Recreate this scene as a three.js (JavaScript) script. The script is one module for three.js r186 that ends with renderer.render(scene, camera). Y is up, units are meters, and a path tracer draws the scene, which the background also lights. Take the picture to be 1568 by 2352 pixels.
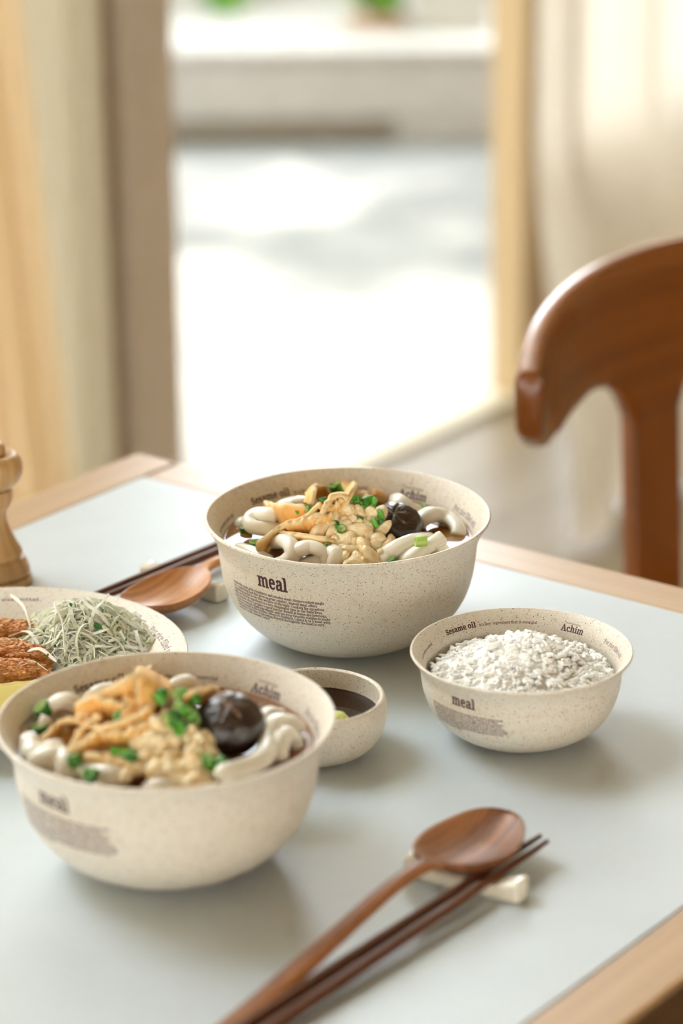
import * as THREE from 'three';
import { mergeGeometries, mergeVertices } from 'three/addons/utils/BufferGeometryUtils.js';
import { RoundedBoxGeometry } from 'three/addons/geometries/RoundedBoxGeometry.js';
import { createNoise3D } from 'simplex-noise';

// ------------------------------------------------------------------ camera, sky, sun, exposure
const scene = new THREE.Scene();
const V = (x, y, z) => new THREE.Vector3(x, y, z);
const YAW = 37.366 * Math.PI / 180, CY = Math.cos(YAW), SY = Math.sin(YAW);   // table edges run along X and Z
const FOCAL = 6786.13, PITCH = 0.35062, ROLL = -0.01085;
const camera = new THREE.PerspectiveCamera(2 * Math.atan(1176 / FOCAL) * 180 / Math.PI, 1568 / 2352, 0.05, 80);
camera.position.set(1.4407, 1.48122, 1.62745);
const fromCam = (x, y, z) => V(x * CY + z * SY, y, -x * SY + z * CY);
const fwd = fromCam(0, -Math.sin(PITCH), -Math.cos(PITCH)), right0 = fromCam(1, 0, 0), up0 = right0.clone().cross(fwd);
const rightV = right0.clone().multiplyScalar(Math.cos(ROLL)).addScaledVector(up0, Math.sin(ROLL));
const upV = up0.clone().multiplyScalar(Math.cos(ROLL)).addScaledVector(right0, -Math.sin(ROLL));
camera.quaternion.setFromRotationMatrix(new THREE.Matrix4().makeBasis(rightV, upV, fwd.clone().negate()));
camera.focus = 1.83;
camera.userData.fStop = 3.8;
scene.background = new THREE.Color(0.88, 0.96, 1.06);
scene.backgroundIntensity = 3.0;
const SUN_DIR = V(0.015, -1, 0.8).normalize();
const sun = new THREE.DirectionalLight(new THREE.Color(1, 0.93, 0.82), 3.6);
sun.position.copy(SUN_DIR).multiplyScalar(-14).add(V(-2.4, 0, -3));
sun.target.position.set(-2.4, 0, -3);
sun.castShadow = true;
Object.assign(sun.shadow.camera, { left: -9, right: 9, top: 9, bottom: -9, near: 0.5, far: 40 });
sun.shadow.mapSize.set(2048, 2048);
scene.add(sun, sun.target);
const renderer = new THREE.WebGLRenderer({ antialias: true });
renderer.toneMapping = THREE.LinearToneMapping;
renderer.toneMappingExposure = 4.3;
renderer.shadowMap.enabled = true;

// ------------------------------------------------------------------ helpers
const T = 0.74;                                   // height of the table top
function rng(a) { return () => { a |= 0; a = a + 0x6D2B79F5 | 0; let t = Math.imul(a ^ a >>> 15, 1 | a); t = t + Math.imul(t ^ t >>> 7, 61 | t) ^ t; return ((t ^ t >>> 14) >>> 0) / 4294967296; }; }
const R0 = rng(7), n3 = createNoise3D(rng(11));
const lerp = (a, b, t) => a + (b - a) * t, clamp = (x, a, b) => Math.min(b, Math.max(a, x));
const sstep = (a, b, x) => { const t = clamp((x - a) / (b - a), 0, 1); return t * t * (3 - 2 * t); };
// survey: the point at height y (above the floor) on the sight line of a photograph pixel
function at(px, py, y) {
  const d = fwd.clone().addScaledVector(rightV, (px - 784) / FOCAL).addScaledVector(upV, -(py - 1176) / FOCAL);
  return camera.position.clone().addScaledVector(d, (y - camera.position.y) / d.y);
}
const used = {};
function numbered(n) { used[n] = (used[n] ?? -1) + 1; return used[n] ? `${n}_${String(used[n]).padStart(3, '0')}` : n; }
function shade(o) { o.traverse((c) => { if (c.isMesh) { c.castShadow = true; c.receiveShadow = true; } }); return o; }
function tag(o, label, category, group, kind) { Object.assign(o.userData, { label, category }); if (group) o.userData.group = group; if (kind) o.userData.kind = kind; return o; }
function mesh(name, geo, mat, parent = scene) {
  const g = Array.isArray(geo) ? mergeGeometries(geo.map((x) => x.index ? x.toNonIndexed() : x)) : geo;
  const m = new THREE.Mesh(g, mat); m.name = parent === scene ? numbered(name) : name; m.castShadow = m.receiveShadow = true; parent.add(m); return m;
}
function group(name, p = V(0, 0, 0), turn = 0) { const g = new THREE.Group(); g.name = numbered(name); g.position.copy(p); g.rotation.y = turn; scene.add(g); return g; }
function struct(name, geo, mat, parent) { const m = mesh(name, geo, mat, parent); if (!parent) m.userData.kind = 'structure'; return m; }
// box between two corners, uv in metres, slightly rounded edges
function box(x0, x1, y0, y1, z0, z1, r = 0.002) {
  const w = x1 - x0, h = y1 - y0, d = z1 - z0, g = r > 0 ? new RoundedBoxGeometry(w, h, d, 2, Math.min(r, w / 2.1, h / 2.1, d / 2.1)) : new THREE.BoxGeometry(w, h, d);
  g.translate((x0 + x1) / 2, (y0 + y1) / 2, (z0 + z1) / 2);
  return metreUV(g);
}
function metreUV(g, along) {                     // along: which axis the grain (v) follows
  const p = g.attributes.position, n = g.attributes.normal, uv = new Float32Array(p.count * 2);
  for (let i = 0; i < p.count; i++) {
    const q = [p.getX(i), p.getY(i), p.getZ(i)], a = [Math.abs(n.getX(i)), Math.abs(n.getY(i)), Math.abs(n.getZ(i))];
    const k = a[0] > a[1] && a[0] > a[2] ? 0 : a[1] > a[2] ? 1 : 2, ax = [0, 1, 2].filter((x) => x !== k);
    let [u, v] = ax; if (along !== undefined && ax.includes(along)) { v = along; u = ax.find((x) => x !== along); }
    uv[i * 2] = q[u] + q[k] * 0.37; uv[i * 2 + 1] = q[v];
  }
  g.setAttribute('uv', new THREE.BufferAttribute(uv, 2)); return g;
}
const grain = (g, axis) => metreUV(g, axis);
function canvasTex(w, h, draw, srgb = true, rep) {
  const c = document.createElement('canvas'); c.width = w; c.height = h; const x = c.getContext('2d'); draw(x, w, h);
  const t = new THREE.CanvasTexture(c); t.colorSpace = srgb ? THREE.SRGBColorSpace : THREE.NoColorSpace; t.wrapS = t.wrapT = THREE.RepeatWrapping; t.anisotropy = 8;
  if (rep) t.repeat.set(rep[0], rep[1]);
  return t;
}
function pixelTex(w, h, f, srgb = true, rep) {     // f(u, v) -> [r, g, b] 0..255, made to tile by f
  const data = new Uint8Array(w * h * 4);
  for (let y = 0; y < h; y++) for (let x = 0; x < w; x++) { const c = f(x / w, y / h), o = (y * w + x) * 4; data[o] = clamp(c[0], 0, 255); data[o + 1] = clamp(c[1], 0, 255); data[o + 2] = clamp(c[2], 0, 255); data[o + 3] = 255; }
  const t = new THREE.DataTexture(data, w, h); t.magFilter = THREE.LinearFilter; t.minFilter = THREE.LinearMipmapLinearFilter; t.generateMipmaps = true; t.wrapS = t.wrapT = THREE.RepeatWrapping;
  t.colorSpace = srgb ? THREE.SRGBColorSpace : THREE.NoColorSpace; if (rep) t.repeat.set(rep[0], rep[1]); t.needsUpdate = true; return t;
}
const mixc = (a, b, t) => [0, 1, 2].map((i) => a[i] + (b[i] - a[i]) * t);
const hex = (h) => [h >> 16 & 255, h >> 8 & 255, h & 255];
// wood: grain runs along v; one repeat is 'wide' by 'tall' metres
function woodTex(light, dark, seed, wide, tall, streak = 26, contrast = 1) {
  const a = hex(light), b = hex(dark);
  return pixelTex(384, 512, (u, v) => {
    const cu = Math.cos(u * 6.2832), su = Math.sin(u * 6.2832), cv = Math.cos(v * 6.2832) * 0.16, sv = Math.sin(v * 6.2832) * 0.16;
    const warp = n3(cu * 0.5 + seed, su * 0.5, cv + sv * 0.7) * 0.8;
    const k = 0.5 + 0.5 * Math.sin((u * 6.2832 * 3) + warp * 5 + n3(cu * 1.4, su * 1.4 + seed, cv * 2) * 2);
    const f = n3(cu * streak * 0.35 + seed, su * streak * 0.35, cv * 3) * 0.5 + n3(cu * streak, su * streak + seed, sv * 9) * 0.35;
    const pore = n3(cu * 60, su * 60, cv * 22 + seed) > 0.62 ? 0.35 : 0;
    return mixc(a, b, clamp((k * 0.55 + f * 0.5 + pore) * contrast, 0, 1));
  }, true, [1 / wide, 1 / tall]);
}
const std = (o) => new THREE.MeshStandardMaterial(o);
const phy = (o) => new THREE.MeshPhysicalMaterial(o);

// closed or open surface of revolution. prof: [[r, y], ...]; theta: 0 = camera right, 90 = towards the camera (the object is turned by YAW)
function spline(prof, n) { const c = new THREE.CatmullRomCurve3(prof.map(([r, y]) => V(r, y, 0)), false, 'catmullrom', 0.5); return c.getPoints(n).map((p) => [Math.max(0, p.x), p.y]); }
function lathe(pts, seg, t0 = 0, t1 = 360, flipU = false) {
  const n = pts.length, pos = [], nor = [], uv = [], idx = []; let len = [0];
  for (let i = 1; i < n; i++) len.push(len[i - 1] + Math.hypot(pts[i][0] - pts[i - 1][0], pts[i][1] - pts[i - 1][1]));
  for (let i = 0; i < n; i++) {
    const a = pts[Math.max(0, i - 1)], b = pts[Math.min(n - 1, i + 1)], dr = b[0] - a[0], dy = b[1] - a[1], l = Math.hypot(dr, dy) || 1;
    for (let j = 0; j <= seg; j++) {
      const th = (t0 + (t1 - t0) * j / seg) * Math.PI / 180, c = Math.cos(th), s = Math.sin(th);
      pos.push(pts[i][0] * c, pts[i][1], pts[i][0] * s); nor.push(dy / l * c, -dr / l, dy / l * s);
      uv.push(flipU ? 1 - j / seg : j / seg, len[i] / len[n - 1]);
    }
  }
  for (let i = 0; i < n - 1; i++) for (let j = 0; j < seg; j++) { const a = i * (seg + 1) + j, b = a + seg + 1; idx.push(a, b, a + 1, b, b + 1, a + 1); }
  const g = new THREE.BufferGeometry(); g.setAttribute('position', new THREE.Float32BufferAttribute(pos, 3)); g.setAttribute('normal', new THREE.Float32BufferAttribute(nor, 3)); g.setAttribute('uv', new THREE.Float32BufferAttribute(uv, 2)); g.setIndex(idx);
  g.userData.len = len; return g;
}
const arcAt = (pts, y) => { let s = 0; for (let i = 1; i < pts.length; i++) { const d = Math.hypot(pts[i][0] - pts[i - 1][0], pts[i][1] - pts[i - 1][1]); if ((pts[i - 1][1] - y) * (pts[i][1] - y) <= 0 && pts[i][1] !== pts[i - 1][1]) return s + d * (y - pts[i - 1][1]) / (pts[i][1] - pts[i - 1][1]); s += d; } return s; };
const arcLen = (pts) => arcAt(pts, 1e9);
// swept solid: path of points, section(s) -> list of [a, b] offsets along side and up; optional colour(s, k)
function sweep(path, section, { n = 40, up = V(0, 1, 0), closed = false, colour, twist } = {}) {
  const curve = new THREE.CatmullRomCurve3(path, closed, 'centripetal'), rings = [], pos = [], idx = [], uv = [], col = []; let u0 = up.clone(), prev;
  const L = curve.getLength();
  for (let i = 0; i <= n; i++) {
    const s = i / n, p = curve.getPointAt(s), t = curve.getTangentAt(s);
    u0.addScaledVector(t, -u0.dot(t)); if (u0.lengthSq() < 1e-8) u0.set(0.3, 0.2, 1).addScaledVector(t, -t.x); u0.normalize();
    let side = t.clone().cross(u0).normalize(), uu = u0.clone();
    if (twist) { const w = twist(s), c = Math.cos(w), d = Math.sin(w), s2 = side.clone().multiplyScalar(c).addScaledVector(uu, d); uu = uu.clone().multiplyScalar(c).addScaledVector(side, -d); side = s2; }
    rings.push({ p, side, uu, sec: section(s) });
  }
  const m = rings[0].sec.length;
  rings.forEach((r, i) => r.sec.forEach(([a, b], k) => { pos.push(...r.p.clone().addScaledVector(r.side, a).addScaledVector(r.uu, b).toArray()); uv.push(k / m * 0.05, i / n * L); if (colour) col.push(...colour(i / n, k, a, b)); }));
  for (let i = 0; i < n; i++) for (let k = 0; k < m; k++) { const a = i * m + k, b = i * m + (k + 1) % m, c = a + m, d = b + m; idx.push(a, b, c, b, d, c); }
  if (!closed) for (const [i, f] of [[0, 1], [n, -1]]) {
    const c = pos.length / 3; pos.push(...rings[i].p.toArray()); uv.push(0, i / n * L); if (colour) col.push(...colour(i / n, 0, 0, 0));
    for (let k = 0; k < m; k++) { const a = i * m + k, b = i * m + (k + 1) % m; f > 0 ? idx.push(c, b, a) : idx.push(c, a, b); }
  }
  const g = new THREE.BufferGeometry(); g.setAttribute('position', new THREE.Float32BufferAttribute(pos, 3)); g.setAttribute('uv', new THREE.Float32BufferAttribute(uv, 2)); if (colour) g.setAttribute('color', new THREE.Float32BufferAttribute(col, 3));
  g.setIndex(idx); g.computeVertexNormals(); return g;
}
const roundSec = (w, h, m = 12, e = 0.72) => Array.from({ length: m }, (_, k) => { const t = -k / m * 6.2832, c = Math.cos(t), s = Math.sin(t); return [w * Math.sign(c) * Math.abs(c) ** e, h * Math.sign(s) * Math.abs(s) ** e]; });
const capped = (s, r) => { const e = Math.min(s, 1 - s) / r; return e >= 1 ? 1 : Math.sqrt(Math.max(0.02, 1 - (1 - e) ** 2)); };
// noisy lump
function lump(r, detail, f) {
  let g = new THREE.IcosahedronGeometry(1, detail); g.deleteAttribute('uv'); g.deleteAttribute('normal'); g = mergeVertices(g, 1e-4); const p = g.attributes.position, v = V(0, 0, 0);
  for (let i = 0; i < p.count; i++) { v.fromBufferAttribute(p, i).normalize(); const k = f(v); p.setXYZ(i, v.x * r[0] * k, v.y * r[1] * k, v.z * r[2] * k); }
  g.computeVertexNormals(); const uv = new Float32Array(p.count * 2); for (let i = 0; i < p.count; i++) { uv[i * 2] = p.getX(i) + p.getZ(i); uv[i * 2 + 1] = p.getY(i); } g.setAttribute('uv', new THREE.BufferAttribute(uv, 2));
  return g;
}
function tint(g, f) { const p = g.attributes.position, n = g.attributes.normal, c = new Float32Array(p.count * 3); for (let i = 0; i < p.count; i++) c.set(f(V(p.getX(i), p.getY(i), p.getZ(i)), V(n.getX(i), n.getY(i), n.getZ(i))), i * 3); g.setAttribute('color', new THREE.BufferAttribute(c, 3)); return g; }
const lin = (h) => new THREE.Color(h).toArray();

// ------------------------------------------------------------------ materials
const plasterTex = (h, amp) => pixelTex(256, 256, (u, v) => { const a = u * 6.2832, b = v * 6.2832, k = n3(Math.cos(a) * 3 + Math.cos(b) * 2, Math.sin(a) * 3, Math.sin(b) * 3) * amp + (R0() - 0.5) * amp; return hex(h).map((c) => c + k); });
const M = {
  wall: std({ map: plasterTex(0xcbb595, 3), roughness: 0.9 }),
  ceiling: std({ map: plasterTex(0xb9a280, 2), roughness: 0.95 }),
  frame: std({ map: plasterTex(0xefe7db, 3), roughness: 0.55 }),
  frameDark: std({ map: plasterTex(0xb8a78b, 3), roughness: 0.7 }),
  framePale: std({ map: plasterTex(0xf7f3e8, 2), roughness: 0.5 }),
  frosted: phy({ color: 0xf4f0e4, transmission: 0.5, thickness: 0, roughness: 1, side: THREE.DoubleSide }),
  sill: std({ map: plasterTex(0xdccfb8, 3), roughness: 0.5 }),
  glass: phy({ color: 0xffffff, roughness: 0, transmission: 1, thickness: 0, ior: 1.5 }),
  edge: phy({ map: woodTex(0xbb9567, 0xa57e4e, 3, 0.16, 0.7, 22, 0.75), roughness: 0.4, clearcoat: 0.6, clearcoatRoughness: 0.3 }),
  tableTop: phy({ map: plasterTex(0xcad2d5, 2), roughness: 0.37, specularIntensity: 1 }),
  chair: phy({ map: woodTex(0x955216, 0x743d0b, 9, 0.2, 0.8, 20, 0.8), roughness: 0.3, clearcoat: 0.9, clearcoatRoughness: 0.14 }),
  mill: phy({ map: woodTex(0xcfa873, 0xb48a55, 17, 0.08, 0.25, 24, 0.9), roughness: 0.36, clearcoat: 0.35, clearcoatRoughness: 0.25 }),
  spoon: phy({ map: woodTex(0xa26a41, 0x5f351c, 23, 0.09, 0.2, 8, 0.95), roughness: 0.42, clearcoat: 0.15, clearcoatRoughness: 0.4 }),
  spoonPale: phy({ map: woodTex(0xc48650, 0x8a5228, 29, 0.07, 0.2, 8, 0.85), roughness: 0.38, clearcoat: 0.25, clearcoatRoughness: 0.3 }),
  stick: phy({ map: woodTex(0x6e3c20, 0x3c1d0d, 31, 0.03, 0.3, 14, 0.9), roughness: 0.48, clearcoat: 0.12, clearcoatRoughness: 0.3 }),
  rest: phy({ map: plasterTex(0xe9e0cc, 3), roughness: 0.2, clearcoat: 0.8, clearcoatRoughness: 0.12 }),
  curtainAmber: null,
  curtain: phy({ map: pixelTex(128, 128, (u, v) => { const w = 6 * Math.sin(u * 6.2832 * 32) + 6 * Math.sin(v * 6.2832 * 32) + (R0() - 0.5) * 12; return [236 + w, 228 + w, 214 + w]; }, true, [8, 8]), roughness: 1, transmission: 0.6, thickness: 0, side: THREE.DoubleSide }),
  floor: std({ roughness: 0.4 }),
  band: std({ map: woodTex(0x5e4122, 0x452d14, 53, 0.1, 0.7, 20, 0.8), roughness: 0.6 }),  // dark brown that stands for shade on the table side
  jamb: std({ map: woodTex(0xd6bd96, 0xc2a67c, 47, 0.1, 0.8, 18, 0.6), roughness: 0.6 }),
};
M.curtainAmber = M.curtain.clone(); M.curtainAmber.color.setRGB(0.95, 0.8, 0.57);

// ------------------------------------------------------------------ the room
const X0 = -1.1, ROOM = { x1: 4.6, z0: -4.2, z1: 4.6, h: 4.9 }, HEAD = 4.7, ZR = -2.182, ZL = 2.55;
{
  const floor = group('floor'); floor.userData.kind = 'structure';
  M.floor.map = woodTex(0x8c7a60, 0x78664c, 41, 0.3, 1.6, 20, 0.7);
  mesh('floor_base', box(X0 - 0.06, ROOM.x1 + 0.2, -0.16, -0.012, ROOM.z0 - 0.2, ROOM.z1 + 0.2, 0), M.sill, floor);
  const plank = box(-0.075, 0.075, -0.012, 0, -0.6, 0.6, 0.0015); grain(plank, 2);
  const mats = [0, 1, 2].map((i) => { const m = M.floor.clone(); m.map = M.floor.map.clone(); m.map.offset.set(0.31 * i, 0.17 * i); m.color.setScalar(1 - 0.04 * i); return m; });
  let i = 0;                                       // boards that the photograph can show lie between the glass front and the table
  for (let x = -1.02; x < 0.1; x += 0.152) for (let z = -3.9 + (i++ % 3) * 0.4; z < 0.4; z += 1.204) { const m = mesh('floor_board', plank, mats[i % 3], floor); m.position.set(x, 0, z); i += 0; }
  const rest = []; i = 0;
  for (let x = 0.196; x < ROOM.x1; x += 0.152) for (let z = -3.9 + (i++ % 3) * 0.4; z < ROOM.z1; z += 1.204) rest.push(plank.clone().translate(x, 0, z));
  for (let x = -1.02; x < 0.1; x += 0.152) for (let z = 0.8 + (i++ % 3) * 0.3; z < ROOM.z1; z += 1.204) rest.push(plank.clone().translate(x, 0, z));
  mesh('floor_boards', mergeGeometries(rest), M.floor, floor).userData.kind = 'stuff';
  struct('ceiling', box(X0 - 0.06, ROOM.x1 + 0.2, ROOM.h, ROOM.h + 0.2, ROOM.z0 - 0.2, ROOM.z1 + 0.2, 0), M.ceiling);
  struct('wall_left', [box(X0 - 0.06, X0, 0, ROOM.h, ROOM.z0 - 0.2, -3.5, 0), box(X0 - 0.06, X0, 0, ROOM.h, -2.27, ZR, 0), box(X0 - 0.06, X0, 0, ROOM.h, ZL, ROOM.z1 + 0.2, 0), box(X0 - 0.06, X0, HEAD, ROOM.h, -3.5, ZL, 0)], M.wall);
  const WR = [0.6, 4.2, 0.3, 1.5], X1 = ROOM.x1;
  struct('wall_right', [box(X1, X1 + 0.2, 0, ROOM.h, ROOM.z0 - 0.2, WR[0], 0), box(X1, X1 + 0.2, 0, ROOM.h, WR[1], ROOM.z1 + 0.2, 0), box(X1, X1 + 0.2, 0, WR[2], WR[0], WR[1], 0), box(X1, X1 + 0.2, WR[3], ROOM.h, WR[0], WR[1], 0)], M.wall);
  const w2 = group('window_2'); w2.userData.kind = 'structure';
  for (const [a, b, c, d] of [[WR[0], WR[1], WR[2], WR[2] + 0.06], [WR[0], WR[1], WR[3] - 0.06, WR[3]], [WR[0], WR[0] + 0.06, WR[2], WR[3]], [WR[1] - 0.06, WR[1], WR[2], WR[3]], [2.37, 2.43, WR[2], WR[3]]]) mesh('window_frame', box(X1 + 0.06, X1 + 0.12, c, d, a, b, 0.003), M.frame, w2);
  mesh('pane', new THREE.PlaneGeometry(WR[1] - WR[0], WR[3] - WR[2]).rotateY(Math.PI / 2).translate(X1 + 0.09, (WR[2] + WR[3]) / 2, (WR[0] + WR[1]) / 2), M.glass, w2);
  struct('wall_back', box(X0, ROOM.x1, 0, ROOM.h, ROOM.z0 - 0.2, ROOM.z0, 0), M.wall);
  const WF = [-0.3, 4.1, 0.3, 1.9], Z1 = ROOM.z1;   // a wide curtained window in the wall behind the photographer's left shoulder
  struct('wall_front', [box(X0 - 0.06, WF[0], 0, ROOM.h, Z1, Z1 + 0.2, 0), box(WF[1], ROOM.x1, 0, ROOM.h, Z1, Z1 + 0.2, 0), box(WF[0], WF[1], 0, WF[2], Z1, Z1 + 0.2, 0), box(WF[0], WF[1], WF[3], ROOM.h, Z1, Z1 + 0.2, 0)], M.wall);
  const w1 = group('window_1'); w1.userData.kind = 'structure';
  for (const [a, b, c, d] of [[WF[0], WF[1], WF[2], WF[2] + 0.06], [WF[0], WF[1], WF[3] - 0.06, WF[3]], [WF[0], WF[0] + 0.06, WF[2], WF[3]], [WF[1] - 0.06, WF[1], WF[2], WF[3]], [2.07, 2.13, WF[2], WF[3]]]) mesh('window_frame', box(a, b, c, d, Z1 + 0.06, Z1 + 0.12, 0.003), M.frame, w1);
  mesh('pane', new THREE.PlaneGeometry(WF[1] - WF[0], WF[3] - WF[2]).translate((WF[0] + WF[1]) / 2, (WF[2] + WF[3]) / 2, Z1 + 0.09), M.glass, w1);
  struct('trim_1', [box(X0 - 0.06, X0 + 0.005, 0, 0.012, ZR, ZL, 0.003), box(X0 - 0.06, X0 + 0.005, 0, 0.012, -3.5, -2.27, 0.003)], M.sill);          // threshold of the glass front
  struct('trim_2', grain(box(X0 - 0.05, X0 + 0.008, 0, HEAD, ZR, ZR + 0.012, 0.002), 1), M.jamb);
  // the open sliding leaf: a wide stile, a darker gap, then the leaf behind it with its pale stop and pane
  const d1 = group('door_1'); d1.userData.kind = 'structure';
  mesh('stile', box(X0 - 0.05, X0 - 0.002, 0.012, HEAD, -1.344, -1.244, 0.004), M.frame, d1);
  mesh('gap_backing', box(X0 - 0.05, X0 - 0.022, 0.012, HEAD, -1.246, -1.206, 0.002), M.frameDark, d1);  // recessed backing in a darker tone than the stiles
  mesh('stile', box(X0 - 0.05, X0 - 0.002, 0.012, HEAD, -1.208, -1.168, 0.004), M.frame, d1);
  mesh('glazing_bead', box(X0 - 0.05, X0 + 0.02, 0.012, HEAD, -1.175, -1.13, 0.004), M.frosted, d1); mesh('glazing_bead', box(X0 - 0.05, X0 + 0.012, 0.012, HEAD, -1.124, -1.035, 0.004), M.frosted, d1);
  mesh('pane', new THREE.PlaneGeometry(1.2, HEAD - 0.15).rotateY(Math.PI / 2).translate(X0 - 0.03, HEAD / 2 + 0.02, -0.53), M.glass, d1);
  mesh('stile', box(X0 - 0.05, X0, 0.012, HEAD, 0.1, 0.15, 0.004), M.frame, d1);
  mesh('rail', box(X0 - 0.05, X0, 0.03, 0.11, -1.128, 0.07, 0.004), M.frame, d1);
  mesh('rail', box(X0 - 0.05, X0, HEAD - 0.07, HEAD, -1.128, 0.07, 0.004), M.frame, d1);
  for (const [k, z0] of [[2, 0.15]]) {
    const d = group(`door_${k}`); d.userData.kind = 'structure'; const z1 = z0 + 2.4;
    mesh('pane', new THREE.PlaneGeometry(2.34, HEAD - 0.15).rotateY(Math.PI / 2).translate(X0 - 0.03, HEAD / 2 + 0.02, (z0 + z1) / 2), M.glass, d);
    mesh('stile', box(X0 - 0.05, X0, 0.012, HEAD, z1 - 0.06, z1, 0.004), M.frame, d);
    mesh('rail', box(X0 - 0.05, X0, 0.03, 0.11, z0, z1 - 0.06, 0.004), M.frame, d);
    mesh('rail', box(X0 - 0.05, X0, HEAD - 0.07, HEAD, z0, z1 - 0.06, 0.004), M.frame, d);
  }
}
// curtains: cloth with folds, hung from a rod
function curtain(z0, z1, x, y0, y1, fold, flare, label, mat = M.curtain) {
  const g = group('curtain', V(x, 0, 0)), nz = 160, ny = 90, pos = [], uv = [], idx = [];
  for (let j = 0; j <= ny; j++) for (let i = 0; i <= nz; i++) {
    const s = i / nz, h = j / ny, y = lerp(y1, y0, h), z = lerp(z0, z1, s) + flare(s, h);
    pos.push(fold(s, h), y, z); uv.push(s * (Math.abs(z1 - z0) * 1.7), y);
  }
  for (let j = 0; j < ny; j++) for (let i = 0; i < nz; i++) { const a = j * (nz + 1) + i, b = a + nz + 1; idx.push(a, b, a + 1, b, b + 1, a + 1); }
  const q = new THREE.BufferGeometry(); q.setAttribute('position', new THREE.Float32BufferAttribute(pos, 3)); q.setAttribute('uv', new THREE.Float32BufferAttribute(uv, 2)); q.setIndex(idx); q.computeVertexNormals();
  mesh('cloth', q, mat, g);
  mesh('rod', new THREE.CylinderGeometry(0.012, 0.012, Math.abs(z1 - z0) + 0.1, 16).rotateX(Math.PI / 2).translate(0, y1 + 0.005, (z0 + z1) / 2), M.frameDark, g);
  return tag(g, label, 'curtain');
}
curtain(-0.985, -0.74, X0 + 0.045, 0.02, HEAD + 0.03, (s, h) => 0.024 * Math.sin(s * 20 + 0.8 + 0.5 * Math.sin(h * 3)) * (0.75 + 0.3 * h) + 0.008 * Math.sin(s * 71 + h * 2), (s, h) => (1 - s) * (-0.44 * (h - 0.85)), 'amber backlit sheer curtain hanging beside the white edged sliding door leaf behind the pepper mill', M.curtainAmber);
const puddle = (h) => 0.36 * sstep(0.42, 0.0, (1 - h) * HEAD) ;
curtain(-2.1, -3.45, X0 + 0.06, 0.012, HEAD + 0.03, (s, h) => puddle(h) + 0.028 * Math.sin(s * 30 + 0.3 + 0.3 * Math.sin(h * 2.4)) * (0.8 + 0.25 * h) + 0.012 * Math.sin(s * 13 + h), (s, h) => -0.008 * Math.sin(h * 5) * (1 - s) + 1.2 * puddle(h), 'long cream curtain in soft folds spilling onto the floor behind the brown wooden chair');

{ const c = curtain(-2.3, 2.3, 0, 0.1, 2.05, (s, h) => 0.03 * Math.sin(s * 90 + Math.sin(h * 3)) * (0.8 + 0.25 * h), () => 0, 'wide cream sheer curtain drawn over the window behind the photographer'); c.rotation.y = Math.PI / 2; c.position.set(1.9, 0, ROOM.z1 - 0.09);
  const e = curtain(0.5, 4.3, 0, 0.1, 1.65, (s, h) => 0.03 * Math.sin(s * 130 + Math.sin(h * 3)) * (0.8 + 0.25 * h), () => 0, 'long cream sheer curtain drawn over the side window behind the photographer'); e.position.set(ROOM.x1 - 0.09, 0, 0); }
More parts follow.
